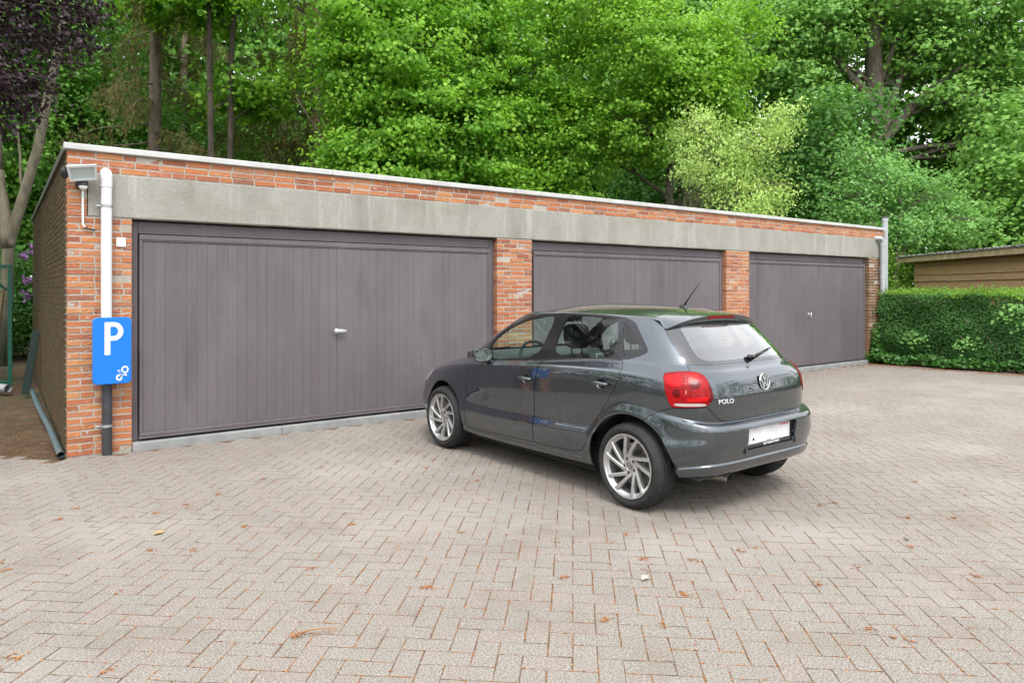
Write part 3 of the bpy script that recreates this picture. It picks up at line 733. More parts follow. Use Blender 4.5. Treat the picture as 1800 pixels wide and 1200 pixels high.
def car_grid(nu=260,per=7):
    LV_=np.array(LV);K=len(LV_)
    rows=[]
    vv=np.linspace(0,K-1,(K-1)*per+1)
    P=pchip(np.arange(K),LV_,vv)
    # roof edge & cap rows: scale toward a centre segment
    ph=np.linspace(0,np.pi/2,1500)
    def contour(w,yr,nr,yf,nf):
        c,s=np.cos(ph),np.sin(ph)
        c=np.abs(c);s=np.abs(s)
        xr=-w*s**(2/nr);yr_=YM-(YM-yr)*c**(2/nr)
        xf=-w*s[::-1]**(2/nf);yf_=YM+(yf-YM)*c[::-1]**(2/nf)
        x=np.r_[xr,xf[1:]];y=np.r_[yr_,yf_[1:]]
        d=np.r_[0,np.cumsum(np.hypot(np.diff(x),np.diff(y)))]
        t=np.linspace(0,d[-1],nu)
        return np.interp(t,d,x),np.interp(t,d,y)
    for (w,yr,zr,nr,za,yb,zb,yf,zf,nf) in P:
        x,y=contour(w,yr,nr,yf,nf)
        z=pchip([yr,0.02,yb,yf],[zr,za,zb,zf],y)
        rows.append(np.stack([x,y,z],1))
    last=rows[-1]
    we,yre,yfe=.585,-.115,1.45
    nb=5
    x,y=contour(we,yre,5.4,yfe,5.0);z=zroof(x,y);e=np.stack([x,y,z],1)
    # blend rows between last greenhouse level and roof edge (rounded rail)
    for k in range(1,nb+1):
        t=k/nb; q=last*(1-t)+e*t; q[:,2]+=.010*np.sin(np.pi*t); 
        q[:,0]*=1+.012*np.sin(np.pi*t); rows.append(q)
    nc=26
    for k in range(1,nc+1):
        t=k/nc
        x,y=contour(we*(1-t)+1e-4,yre*(1-t)+.25*t,5.4-2*t,yfe*(1-t)+1.2*t,5.0-2.8*t)
        rows.append(np.stack([x,y,zroof(x,y)],1))
    G=np.array(rows)
    # wheel arch flare
    for cy,R in ((0,.37),(2.459,.36)):
        r=np.hypot(G[...,1]-cy,G[...,2]-.30)
        f=np.exp(-((r-R)/.055)**2)*np.clip((-G[...,0]-.6)/.15,0,1)*np.clip((G[...,2]-.2)/.1,0,1)
        G[...,0]-=.011*f
    return G
G_ = car_grid(300, 8)
_R, _C, _ = G_.shape
_du = np.gradient(G_, axis=1); _dv = np.gradient(G_, axis=0)
NN = np.cross(_dv, _du); NN /= np.maximum(np.linalg.norm(NN, axis=2, keepdims=True), 1e-12)
NN[-6:] = np.where(np.isfinite(NN[-6:]), NN[-6:], (0, 0, 1)); NN[-1] = (0, 0, 1)
_m0 = np.abs(G_[..., 0]) < 1e-4; NN[..., 0][_m0] = 0
NN /= np.maximum(np.linalg.norm(NN, axis=2, keepdims=True), 1e-12)
class Sheet:
    def __init__(s, V, N): s.V = V.copy(); s.N = N.copy()
    def cut(s, T, fn):
        """split triangles T by fn(V) > 0; returns (inside, outside)"""
        f = fn(s.V); f = np.where(np.abs(f) < 1e-7, 1e-7, f); pos = f[T] > 0; n = pos.sum(1)
        ins = [T[n == 3]]; outs = [T[n == 0]]; mixed = np.where((n == 1) | (n == 2))[0]
        newV, newN, memo = [], [], {}; base = len(s.V); ti, to = [], []
        def X(a, b):
            k = (a, b) if a < b else (b, a)
            if k not in memo:
                w = f[a]/(f[a]-f[b]); memo[k] = base+len(newV)
                newV.append(s.V[a]*(1-w)+s.V[b]*w); m = s.N[a]*(1-w)+s.N[b]*w; newN.append(m/max(np.linalg.norm(m), 1e-9))
            return memo[k]
        for i in mixed:
            tri = T[i]; p = pos[i]; lone = int(np.argmax(p)) if n[i] == 1 else int(np.argmin(p))
            a, b, c = int(tri[lone]), int(tri[(lone+1) % 3]), int(tri[(lone+2) % 3]); ab, ac = X(a, b), X(a, c)
            one, two = [(a, ab, ac)], [(ab, b, c), (ab, c, ac)]
            if n[i] == 1: ti += one; to += two
            else: to += one; ti += two
        if newV: s.V = np.r_[s.V, np.array(newV)]; s.N = np.r_[s.N, np.array(newN)]
        cat = lambda L, E: np.concatenate([L[0], np.array(E, int).reshape(-1, 3)])
        return cat(ins, ti), cat(outs, to)
    def panel(s, T, fn, gap=.0022):
        inn, rest = s.cut(T, lambda V: fn(V)-gap); _, rest = s.cut(rest, lambda V: fn(V)+gap)
        return inn, rest
def psdf(poly, A, B):
    poly = np.asarray(poly, float); P = np.stack([A, B], 1); d2 = np.full(len(P), 1e9); ins = np.zeros(len(P), bool)
    for i in range(len(poly)):
        p, q = poly[i], poly[(i+1) % len(poly)]; e = q-p; w = P-p
        h = np.clip((w @ e)/max(e @ e, 1e-12), 0, 1); d2 = np.minimum(d2, ((w-h[:, None]*e)**2).sum(1))
        c = ((p[1] > P[:, 1]) != (q[1] > P[:, 1])) & (P[:, 0] < (q[0]-p[0])*(P[:, 1]-p[1])/((q[1]-p[1]) or 1e-12)+p[0]); ins ^= c
    return np.sqrt(d2)*np.where(ins, 1, -1)
def smooth_poly(pts, it=2, closed=True):
    P = np.asarray(pts, float)
    for _ in range(it):
        Q = np.roll(P, -1, 0); P = np.stack([.82*P+.18*Q, .18*P+.82*Q], 1).reshape(-1, 2)
    return P
def side(poly, xlim=-.5):
    return lambda V: np.where(V[:, 0] < xlim, psdf(poly, V[:, 1], V[:, 2]), -1.0)
def wrap(poly, ymax=.35):     # developed coordinate round the rear corner
    return lambda V: np.where(V[:, 1] < ymax, psdf(poly, -V[:, 0]+V[:, 1]+.52, V[:, 2]), -1.0)
sh = Sheet(G_.reshape(-1, 3), NN.reshape(-1, 3))
_ix = np.arange(_R*_C).reshape(_R, _C)
a_, b_, c_, d_ = _ix[:-1, :-1].ravel(), _ix[:-1, 1:].ravel(), _ix[1:, 1:].ravel(), _ix[1:, :-1].ravel()
T0 = np.concatenate([np.stack([a_, c_, b_], 1), np.stack([a_, d_, c_], 1)])
belt = lambda y: .912+(1.808-y)*.0815
# wheel arches
for cy, rr in ((0.0, .372), (2.459, .362)):
    _, T0 = sh.cut(T0, lambda V: np.where(V[:, 0] < -.45, rr-np.hypot(V[:, 1]-cy, V[:, 2]-.30), -1.0))
Tall = T0
# window openings (daylight openings) on the side
DLO = [(1.86, .912), (1.845, .99), (1.80, 1.105), (1.70, 1.180), (1.55, 1.242), (1.38, 1.299), (1.18, 1.341), (.94, 1.362), (.65, 1.369), (.40, 1.359), (.22, 1.345), (.12, 1.315), (.03, 1.235), (-.075, 1.125), (-.072, 1.102), (-.02, 1.076), (.09, 1.043), (.5, 1.012), (1.0, .972), (1.5, .931)]
dlo_f = side(smooth_poly(DLO, 1))
T_dlo, T0 = sh.cut(T0, dlo_f)
FW = [(1.80, .922), (1.797, .97), (1.765, 1.085), (1.625, 1.186), (1.40, 1.272), (1.188, 1.317), (.975, 1.338), (1.055, .985)]
RW = [(.855, 1.343), (.65, 1.345), (.41, 1.335), (.285, 1.327), (.262, 1.30), (.138, 1.055), (.885, .997)]
QW = [(.222, 1.316), (.165, 1.293), (.085, 1.228), (-.028, 1.128), (-.018, 1.106), (.085, 1.066), (.108, 1.066)]
RW[4:6] = [(.272, 1.31), (.140, 1.058)]
win = {}
for nm, pl in (('front_window', FW), ('rear_side_window', RW), ('quarter_window', QW)):
    win[nm], T_dlo = sh.cut(T_dlo, side(smooth_poly(pl, 2)))
# tail light, hatch, rear glass, bumper
TAIL = [(1.005, .978), (.88, .992), (.765, .996), (.67, .988), (.62, .970), (.584, .934), (.556, .88), (.540, .826), (.565, .795), (.615, .768), (.78, .759), (.937, .754), (.97, .81), (.994, .868)]
T_tail, T0 = sh.panel(T0, wrap(smooth_poly(TAIL, 1)), .0018)
HATCH = [(-.3, .654), (.38, .654), (.44, .662), (.50, .685), (.605, .765), (.67, .88), (.745, .994), (.767, 1.027), (.84, 1.11), (.913, 1.194), (1.003, 1.347), (1.04, 1.5), (-.3, 1.5)]
hatch_f0 = wrap(HATCH, .4)
hatch_f = lambda V: np.minimum(hatch_f0(V), .085-.28*V[:, 0]**2-V[:, 1])
T_hatch, T0 = sh.panel(T0, hatch_f)
glass_f = lambda V: np.minimum(np.minimum(hatch_f(V)-.010, V[:, 2]-1.030), 1.331-V[:, 2])
T_rg, T_hatch = sh.panel(T_hatch, glass_f, .0012)
clear_f = wrap(smooth_poly([(-.3, 1.054), (.53, 1.054), (.60, 1.062), (.655, 1.085), (.70, 1.13), (.79, 1.262), (.80, 1.285), (.78, 1.296), (-.3, 1.300)], 1), .3)
T_rgc, T_frit = sh.cut(T_rg, clear_f)
BUMP = [(-.3, 0), (-.3, .82), (.60, .82), (.62, .764), (.78, .755), (.94, .749), (1.036, .722), (1.125, .688), (1.20, .645), (1.30, .55), (1.30, 0)]
T_bump, T0 = sh.panel(T0, lambda V: np.minimum(wrap(BUMP)(V), -.06-V[:, 1]))
RCS = [(-.9, .448), (-.9, .607), (.287, .607), (.300, .594), (.296, .470), (.276, .448)]
T_hole, T_bump = sh.cut(T_bump, lambda V: np.where(V[:, 1] < -.5, psdf(RCS, -V[:, 0], V[:, 2]), -1.0))
# doors
gFR = [(.972, belt(.972)), (.995, .905), (1.012, .80), (1.022, .717), (1.032, .49), (1.040, .424), (1.045, .345), (1.035, .296)]
FD = [(1.90, .898), (1.985, .868), (2.028, .825), (2.030, .537), (2.050, .31), (2.040, .276), (2.01, .272), (1.6, .279)] + gFR[::-1] + [(1.2, belt(1.2)-.004), (1.5, belt(1.5)-.004), (1.8, belt(1.8)-.002)]
gR = [(.102, 1.040), (.087, .988), (.087, .924), (.131, .829), (.241, .676), (.348, .520), (.430, .370), (.465, .335), (.52, .317)]
RD = gFR + [(.806, .300), (.60, .308)] + gR[::-1] + [(.3, belt(.3)-.006), (.6, belt(.6)-.006)]
RD = [(y-(.003 if i < len(gFR) else 0), z_) for i, (y, z_) in enumerate(RD)]
FD = [(y+(.003 if (y, z_) in gFR else 0), z_) for y, z_ in FD]
T_fd, T0 = sh.panel(T0, side(FD), .0022); T_rd, T0 = sh.panel(T0, side(RD), .0022)
# windscreen, bonnet, headlamp
ws_f = lambda V: np.minimum(np.minimum(np.minimum(.665-(V[:, 2]-.97)*.33+V[:, 0], V[:, 1]-1.30), V[:, 2]-.972), 1.352-V[:, 2])
T_ws, T0 = sh.cut(T0, ws_f)
hl_f = lambda V: np.minimum(np.where(V[:, 1] > 2.3, psdf([(2.80, .735), (3.05, .715), (3.4, .66), (3.4, .575), (3.05, .575), (2.92, .62)], V[:, 1], V[:, 2]), -1), -V[:, 0]-.40)
T_hl, T0 = sh.panel(T0, hl_f)
bn_f = lambda V: np.minimum(np.minimum(V[:, 1]-2.36, .70-.18*np.clip(V[:, 1]-2.3, 0, 1)+V[:, 0]), V[:, 2]-.69)
T_bn, T0 = sh.panel(T0, bn_f)

def compact(T):
    ids, inv = np.unique(T, return_inverse=True); return sh.V[ids], sh.N[ids], inv.reshape(T.shape)
def skin(T, mode, flange=.010, lift=0.0):
    """mode L, R or both; returns verts, faces list, normals with a turned-in edge"""
    V, N, T = compact(T); V = V+N*lift
    E = np.sort(np.concatenate([T[:, [0, 1]], T[:, [1, 2]], T[:, [2, 0]]]), 1); D = np.concatenate([T[:, [0, 1]], T[:, [1, 2]], T[:, [2, 0]]])
    _, ix, ct = np.unique(E, axis=0, return_index=True, return_counts=True); bd = D[ix[ct == 1]]
    bd = bd[~((np.abs(V[bd[:, 0], 0]) < 2e-4) & (np.abs(V[bd[:, 1], 0]) < 2e-4))]
    parts = [(V, N, T)]
    if flange > 0 and len(bd):
        e = V[bd[:, 1]]-V[bd[:, 0]]; nm = N[bd[:, 0]]; o_ = np.cross(e, nm); o_ /= np.maximum(np.linalg.norm(o_, axis=1, keepdims=True), 1e-9)
        A, Bv = V[bd[:, 0]], V[bd[:, 1]]; A2, B2 = A-N[bd[:, 0]]*flange, Bv-N[bd[:, 1]]*flange; m = len(bd)
        FV = np.concatenate([A, Bv, B2, A2]); FN = np.concatenate([o_]*4); k = np.arange(m)
        parts.append((FV, FN, np.concatenate([np.stack([k, k+3*m, k+2*m], 1), np.stack([k, k+2*m, k+m], 1)])))
    Vs, Ns, Ts, nb = [], [], [], 0
    for V_, N_, T_ in parts:
        for sd in ((1,) if mode == 'L' else (-1,) if mode == 'R' else (1, -1)):
            s3 = np.array([sd, 1, 1]); Vs.append(V_*s3); Ns.append(N_*s3); Ts.append((T_ if sd == 1 else T_[:, ::-1])+nb); nb += len(V_)
    return np.concatenate(Vs), np.concatenate(Ts), np.concatenate(Ns)
# ---- materials
t = NT('grey_metallic_paint'); P = t.obj()
fl_ = t.noise(P, 900, 1); dirt = t.noise(P, 3.0, 5, .65)
c = t.mix(t.lin(fl_, .3, .7), (.042,.053,.066), (.072,.088,.105))
c = t.mix(t.lin(dirt, .55, .8, 0, .35), c, (.12,.115,.10))
paint = t.done(t.bsdf(Base_Color=c, Metallic=.85, Roughness=t.lin(dirt, .3, .8, .24, .34), Coat_Weight=1.0, Coat_Roughness=.008, Coat_IOR=1.75))
def glassmat(name, tint, ior=1.5, k=1.0):
    t = NT(name); g_ = t.n('ShaderNodeNewGeometry'); dt = t.n('ShaderNodeVectorMath'); dt.operation = 'DOT_PRODUCT'
    t.t.links.new(g_.outputs['Normal'], dt.inputs[0]); t.t.links.new(g_.outputs['Incoming'], dt.inputs[1])
    f0 = ((ior-1)/(ior+1))**2; fr = t.math('ADD', t.math('MULTIPLY', t.math('POWER', t.math('SUBTRACT', 1.0, t.math('ABSOLUTE', dt.outputs['Value'])), 5.0), 1-f0), f0)   # Schlick, same from both sides
    tr = t.n('ShaderNodeBsdfTransparent', Color=(*tint, 1)); gl = t.n('ShaderNodeBsdfGlossy', Color=(1, 1, 1, 1), Roughness=.0)
    mx = t.n('ShaderNodeMixShader'); t.set(mx, 0, t.math('MINIMUM', t.math('MULTIPLY', fr, k), .95))
    t.t.links.new(tr.outputs[0], mx.inputs[1]); t.t.links.new(gl.outputs[0], mx.inputs[2]); return t.done(mx.outputs[0])
K = dict(paint=paint, glass=glassmat('side_glass', (.80,.94,.89), 1.5, 1.2), rglass=glassmat('rear_glass', (.34,.44,.42), 1.75, 3.0),
    frit=simple('black_glass', (.012,.014,.016), .04, spec=.9, coat=.8), trim=simple('window_trim', (.013,.013,.015), .18), gloss=simple('gloss_black', (.008,.008,.010), .06, coat=.6),
    void=simple('gap_black', (.006,.006,.006), .9), rubber=None, alloy=None,
    red=None, reddark=simple('dark_red_lens', (.115,.001,.003), .22, coat=.2, spec=.2), clear=simple('clear_lens', (.42,.38,.38), .08, coat=1.0), chrome=simple('chrome', (.78,.79,.80), .12, 1.0),
    fabric=simple('black_fabric', (.016,.016,.018), .9, var=.2, scale=40), dash=simple('dash_plastic', (.035,.037,.038), .6), redlit=simple('bright_red_lens', (.52,.004,.006), .25, coat=.2, spec=.2), pinkline=simple('painted_highlight', (.70,.30,.28), .2), letter=simple('silver_letter', (.72,.73,.74), .35, .2), silver=simple('silver_plastic', (.50,.51,.52), .35, .5), roofin=simple('headliner', (.42,.42,.40), .9),
    mirror=simple('mirror_glass', (.22,.25,.24), .02, 1.0), disc=simple('brake_disc', (.22,.21,.20), .4, .9), plate=simple('plate_white', (.62,.62,.66), .4, var=.14, scale=7), plate_red=simple('plate_red', (.55,.22,.22), .5), exhaust=simple('steel', (.42,.40,.37), .28, 1.0))
t = NT('tyre_rubber'); K['rubber'] = t.done(t.bsdf(Base_Color=t.mix(t.lin(t.noise(t.obj(), 25, 4), .4, .7), (.010,.010,.011), (.024,.023,.022)), Roughness=.75))
t = NT('alloy_silver'); K['alloy'] = t.done(t.bsdf(Base_Color=(.50,.50,.50), Metallic=.75, Roughness=.30, Coat_Weight=.5))
t = NT('red_lens'); P = t.obj(); K['red'] = t.done(t.bsdf(Base_Color=t.mix(t.lin(t.noise(P, 14, 3), .35, .7), (.22,.000,.002), (.36,.001,.004)), Roughness=.28, Coat_Weight=.22, Coat_Roughness=.02, Specular_IOR_Level=.2))
# ---- assemble
CAR_O = (4.424, 3.593, 0)
car = empty('parked_car', CAR_O, R(1.85)); tag(car, 'dark grey five-door hatchback parked nose toward the garage doors', 'car')
def cpart(name, T, mode, mat, parent=car, **k):
    V, F, N = skin(T, mode, **k); return np_obj(name, V, F, K[mat] if isinstance(mat, str) else mat, parent, True, N)
body = cpart('body', T0, 'B', 'paint')
# dark under-skin closes the panel gaps
V, N, F = compact(Tall); keep = dlo_f(V)-.012; m = (keep[F] < 0).all(1) & ~((glass_f(V)[F] > .004).all(1)) & ~((ws_f(V)[F] > .004).all(1)) & ~((V[F][:, :, 1] < -.45).all(1) & (psdf(RCS, -V[:, 0], V[:, 2])[F] > -.004).all(1))
F = F[m]; Vi = V-N*.0095; nv = len(Vi)
np_obj('under_skin', np.r_[Vi, Vi*[-1, 1, 1]], np.r_[F, F[:, ::-1]+nv], K['void'], car, True)
for md in ('L', 'R'):
    sx = -1 if md == 'L' else 1
    for nm, T_, hy, hz in (('front_door', T_fd, 1.138, .812), ('rear_door', T_rd, .262, .861)):
        _, Tc = sh.cut(T_, lambda V: .047-np.hypot(V[:, 1]-hy-.002, (V[:, 2]-hz)/.78)); d = cpart(nm, Tc, md, 'paint')
        # bowl and pull handle
        X0 = -.832*-sx if False else sx*.832
        mb = MB(); mb.lathe([(0, -.030), (.026, -.024), (.040, -.010), (.046, .0015), (.050, .0025)], 28, Matrix.Translation((sx*.8305, hy+.002, hz)) @ Matrix.Rotation(sx*R(90), 4, 'Y') @ Matrix.Scale(1.0, 4, (0, 1, 0)) @ Matrix.Scale(.78, 4, (1, 0, 0)))
        mb.build('handle_bowl', K['paint'], d, smooth=True)
        mb = MB(); pts = [(sx*.836, hy+.088, hz+.006), (sx*.850, hy+.070, hz+.006), (sx*.866, hy+.03, hz+.007), (sx*.868, hy-.03, hz+.006), (sx*.858, hy-.075, hz+.004), (sx*.836, hy-.092, hz+.003)]
        mb.tube([Vector(p) for p in pts], [.007, .012, .014, .014, .013, .008], 12, M=None); mb.build('door_handle', K['paint'], d, smooth=True)
        mb = MB(); mb.tube([(sx*.8605, hy-.055, hz+.004), (sx*.8705, hy-.055, hz+.004)], .006, 10); mb.build('lock', K['chrome'], d)
    cpart('window_frame', T_dlo, md, 'trim', lift=.001, flange=.012)
    for nm in win: cpart(nm, win[nm], md, 'glass', flange=0, lift=-.003)
    tl = cpart('tail_light', T_tail, md, 'red', lift=.004, flange=.014)
    if md == 'L': tlT = T_tail
    for nm, mt, pl in (('dark_segment', 'reddark', [(.550, .945), (.590, .925), (.570, .83), (.625, .795), (.555, .795), (.50, .83)]), ('lamp_segment', 'reddark', [(.66, .905), (.685, .885), (.72, .88), (.755, .89), (.765, .915), (.75, .93), (.70, .935), (.67, .925)]),
                       ('upper_band', 'redlit', [(.66, .945), (.78, .952), (.79, .985), (.66, .978)]), ('side_band', 'redlit', [(.83, .90), (.965, .895), (.975, .965), (.83, .978)]), ('lower_band', 'redlit', [(.585, .808), (.80, .800), (.80, .822), (.585, .835)]), ('highlight_line', 'pinkline', [(.795, .80), (.803, .80), (.806, .985), (.798, .985)]), ('reversing_lamp', 'clear', [(.60, .776), (.64, .771), (.905, .766), (.915, .785), (.64, .790)]), ('indicator_segment', 'reddark', [(.85, .83), (.90, .82), (.93, .85), (.90, .885), (.86, .88)])):  # the thin vertical line paints a highlight onto the lens in pale pink
        I_, tlT_ = sh.cut(T_tail, wrap(smooth_poly(pl, 1))); cpart(nm, I_, md, mt, tl, lift=.0052, flange=.003)
    cpart('headlamp', T_hl, md, 'clear')
hatch = cpart('tailgate', T_hatch, 'B', 'paint')
cpart('rear_window', T_rgc, 'B', 'rglass', hatch, flange=0, lift=-.0015); cpart('rear_window_border', T_frit, 'B', 'frit', hatch, flange=.004, lift=-.0015)
bumper = cpart('rear_bumper', T_bump, 'B', 'paint', flange=.028)
cpart('windscreen', T_ws, 'B', 'glass', flange=0, lift=-.002); cpart('bonnet', T_bn, 'B', 'paint')
# spoiler: thick lip over the rear glass, follows the roof
nx = 41; V = []; F = []
for i, s_ in enumerate(np.linspace(-1, 1, nx)):
    x = s_*.552; e = abs(s_)**5
    yt = -.205+.075*e; yf_ = .075-.27*x*x
    zt = lambda y: float(zroof(np.array([x]), np.array([max(y, -.10)]))[0])+.004
    z_t = zt(yt)-.012-.034*e
    ring_ = [(x, yf_, zt(yf_)-.001), (x, yf_*.5+yt*.5, zt(yf_*.5+yt*.5)+.002), (x, yt+.03, z_t+.006), (x, yt, z_t-.003), (x, yt+.012, z_t-.030+.020*e), (x, yt+.03, z_t-.044+.030*e), (x, -.10, zt(-.1)-.062+.012*e), (x, yf_, zt(yf_)-.03)]
    V += ring_
for i in range(nx-1):
    for j in range(8): F.append((i*8+j, (i+1)*8+j, (i+1)*8+(j+1) % 8, i*8+(j+1) % 8))
mb = MB(); mb.add(V, F + [tuple(range(8)), tuple((nx-1)*8+j for j in range(8))[::-1]]); sp = mb.build('spoiler', K['paint'], hatch, angle=38)
V = []; F = []
for s_ in np.linspace(-.155, .155, 13):
    yt = -.205; z_t = float(zroof(np.array([s_]), np.array([-.10]))[0])+.004-.012-.0
    V += [(s_, yt-.0035, z_t-.004), (s_, yt+.0085, z_t-.0295), (s_, yt+.03, z_t-.012)]
F = [(i*3+j, (i+1)*3+j, (i+1)*3+(j+1) % 3, i*3+(j+1) % 3) for i in range(12) for j in range(3)]
mb = MB(); mb.add(V, F + [(0, 1, 2), (38, 37, 36)]); mb.build('high_brake_light', K['red'], hatch, angle=30)
# emblem, lettering, wiper
RY = Matrix.Rotation(R(90), 4, 'X')          # local xy faces -y (rearward); x to the right as seen from behind
def emblem(parent, Mt, r, mats):
    mb = MB(); mb.lathe([(r*.86, .001), (r*.88, .006), (r*.95, .0075), (r, .003), (r, 0)], 36, Mt); 
    def bar(p, q_, w):
        p, q_ = np.array(p, float)*r, np.array(q_, float)*r; dv = (q_-p)/np.linalg.norm(q_-p); nr = np.array([-dv[1], dv[0]])*w*r
        mb.prism([tuple(p-nr), tuple(q_-nr), tuple(q_+nr), tuple(p+nr)], .0015, .0060, Mt)
    bar((-.36, .80), (-.02, .10), .075); bar((.36, .80), (.02, .10), .075)
    bar((-.70, .52), (-.33, -.72), .075); bar((-.33, -.72), (0, .0), .075); bar((0, .0), (.33, -.72), .075); bar((.33, -.72), (.70, .52), .075)
    e = mb.build('emblem', mats[0], parent, angle=40)
    mb = MB(); mb.lathe([(0, .0012), (r*.88, .0012), (r*.88, -.004)], 36, Mt); mb.build('emblem_disc', mats[1], parent)
emblem(hatch, Matrix.Translation((0, -.5625, .897)) @ Matrix.Rotation(R(83), 4, 'X'), .0615, (K['chrome'], K['gloss']))
text_mesh('POLO', .044, K['letter'], 'lettering', hatch, (-.452, -.5625, .795), (R(90), 0, R(-9)), .0025, 1.25, .0)
mb = MB(); mb.box(-.028, .035, -.028, .0, -.016, .020, Matrix.Translation((.02, -.425, 1.052)) @ Matrix.Rotation(R(-42), 4, 'X'), bev=.010)
wp = mb.build('wiper', K['trim'], hatch, angle=40)
mb = MB(); mb.tube([(.02, -.452, 1.060), (.14, -.438, 1.082), (.30, -.405, 1.108)], [.012, .008, .006], 8); mb.tube([(.10, -.430, 1.074), (.36, -.385, 1.108)], .006, 6); mb.build('wiper_arm', K['trim'], hatch, smooth=True)
# number plate in its recess
mb = MB(); mb.box(-.31, .31, -.592, -.585, .43, .625); mb.box(-.31, .31, -.625, -.585, .608, .62); mb.box(-.31, .31, -.618, -.585, .435, .447); mb.box(-.315, -.301, -.625, -.585, .43, .62); mb.box(.301, .315, -.625, -.585, .43, .62)
mb.build('plate_recess', K['paint'], bumper)
mb = MB(); mb.box(-.262, .262, -.604, -.597, .480, .595, bev=.003); mb.build('number_plate', K['plate'], bumper)
mb = MB(); mb.box(-.265, .265, -.606, -.596, .456, .4795, bev=.002); mb.build('plate_holder', K['gloss'], bumper)
mb = MB(); mb.box(.13, .25, -.6052, -.6045, .574, .590); mb.build('plate_sticker', K['plate_red'], bumper)
mb = MB()
for x in (-.17, -.03, .0, .19): mb.lathe([(0, .0015), (.0045, .001), (.005, 0)], 8, Matrix.Translation((x, -.6042, .488 if abs(x) < .1 else .583)) @ RY)
mb.build('plate_screw', K['trim'], bumper)
text_mesh('AUTOSHUTOGN', .021, M['white'], 'holder_lettering', bumper, (.02, -.6066, .4678), (R(90), 0, 0), .0004, 1.25, .0005)
# parking sensors
mb = MB()
for x, y in ((-.60, -.545), (-.25, -.640), (.25, -.640), (.60, -.545)): mb.lathe([(.0, .001), (.009, .001), (.010, -.002)], 14, Matrix.Translation((x, y, .525)) @ Matrix.Rotation(math.copysign(R(32), x) if abs(x) > .5 else 0, 4, 'Z') @ RY)
mb.build('parking_sensor', K['trim'], bumper)
# antenna
mb = MB(); mb.lathe([(.030, -.004), (.028, .006), (.016, .020), (.010, .026)], 16, Matrix.Translation((0, .155, 1.414)) @ Matrix.Scale(1.5, 4, (0, 1, 0))); mb.tube([(0, .150, 1.428), (0, .115, 1.475), (0, .01, 1.596)], [.010, .0055, .0035], 8); mb.build('antenna', K['trim'], car, smooth=True)
# exhaust tail pipe
mb = MB()
for xo in (-.43,): mb.tube([(xo, -.20, .235), (xo, -.40, .262), (xo, -.53, .278), (xo, -.575, .270)], [.030, .032, .033, .034], 20, cap=False); mb.tube([(xo, -.30, .255), (xo, -.53, .278), (xo, -.574, .270)], [.020, .029, .031], 20, cap=False)
mb.build('tail_pipe', K['exhaust'], car, smooth=True)
mb = MB(); mb.box(-.62, -.05, -.40, -.12, .20, .32, bev=.05); mb.build('silencer', K['void'], car)
# under-floor, arch liners
mb = MB(); mb.box(-.72, .72, .40, 2.05, .16, .30, bev=.02); mb.box(-.55, .55, -.48, .41, .30, .45, bev=.02); mb.box(-.55, .55, 2.04, 3.0, .20, .5, bev=.02); mb.build('floor_pan', K['void'], car)
for cy, rr in ((0, .385), (2.459, .375)):
    for sx in (-1, 1):
        V = []; F = []; na = 40
        for k in range(na):
            a = R(6+168*k/(na-1)); y_, z_ = cy+rr*math.cos(a), .30+rr*math.sin(a)
            V += [(sx*.76, y_*.0+cy+(rr-.006)*math.cos(a), .30+(rr-.006)*math.sin(a)), (sx*.74, y_, z_), (sx*.56, y_, z_), (sx*.56, cy+.05*math.cos(a), .30+.05*math.sin(a))]
        F = [(k*4+j, k*4+j+1, k*4+5+j, k*4+4+j) for k in range(na-1) for j in range(3)]
        np_obj('arch_liner', V, np.array(F), K['void'], car)
# door mirror
for sx in (-1, 1):
    mb = MB(); n = 12; prof_ = []
    rows_ = []
    for k, (yy, sc) in enumerate(((1.690, .97), (1.700, 1.0), (1.735, 1.0), (1.765, .88), (1.785, .60), (1.793, .15))):
        ring_ = [(sx*(.865+.092*sc*math.copysign(abs(math.cos(a))**.7, math.cos(a))), yy+.02*math.cos(a), .972+.064*sc*math.copysign(abs(math.sin(a))**.75, math.sin(a))) for a in np.linspace(0, 2*math.pi, 24, endpoint=False)]
        rows_ += ring_
    F = [(k*24+i, k*24+(i+1) % 24, (k+1)*24+(i+1) % 24, (k+1)*24+i) for k in range(5) for i in range(24)] + [tuple(5*24+i for i in range(24))]
    mb.add(rows_, F); mb.tube([(sx*.762, 1.735, .915), (sx*.80, 1.74, .922), (sx*.84, 1.74, .935)], [.026, .022, .022], 10)
    mr = mb.build('door_mirror', K['paint'], car, angle=50)
    mb = MB(); mb.add([(sx*(.865+.085*math.copysign(abs(math.cos(a))**.7, math.cos(a))), 1.696+.018*math.cos(a), .972+.057*math.copysign(abs(math.sin(a))**.75, math.sin(a))) for a in np.linspace(0, 2*math.pi, 24, endpoint=False)], [tuple(range(24))]); mb.build('mirror_pane', K['mirror'], mr)
    mb = MB(); mb.prism([(1.80, .915), (1.885, .908), (1.86, .97), (1.80, .995)], 0, .012, Matrix.Translation((sx*.752-(.012 if sx > 0 else 0), 0, 0)) @ Matrix(((0, 0, 1, 0), (1, 0, 0, 0), (0, 1, 0, 0), (0, 0, 0, 1)))); mb.build('mirror_sail', K['trim'], mr)
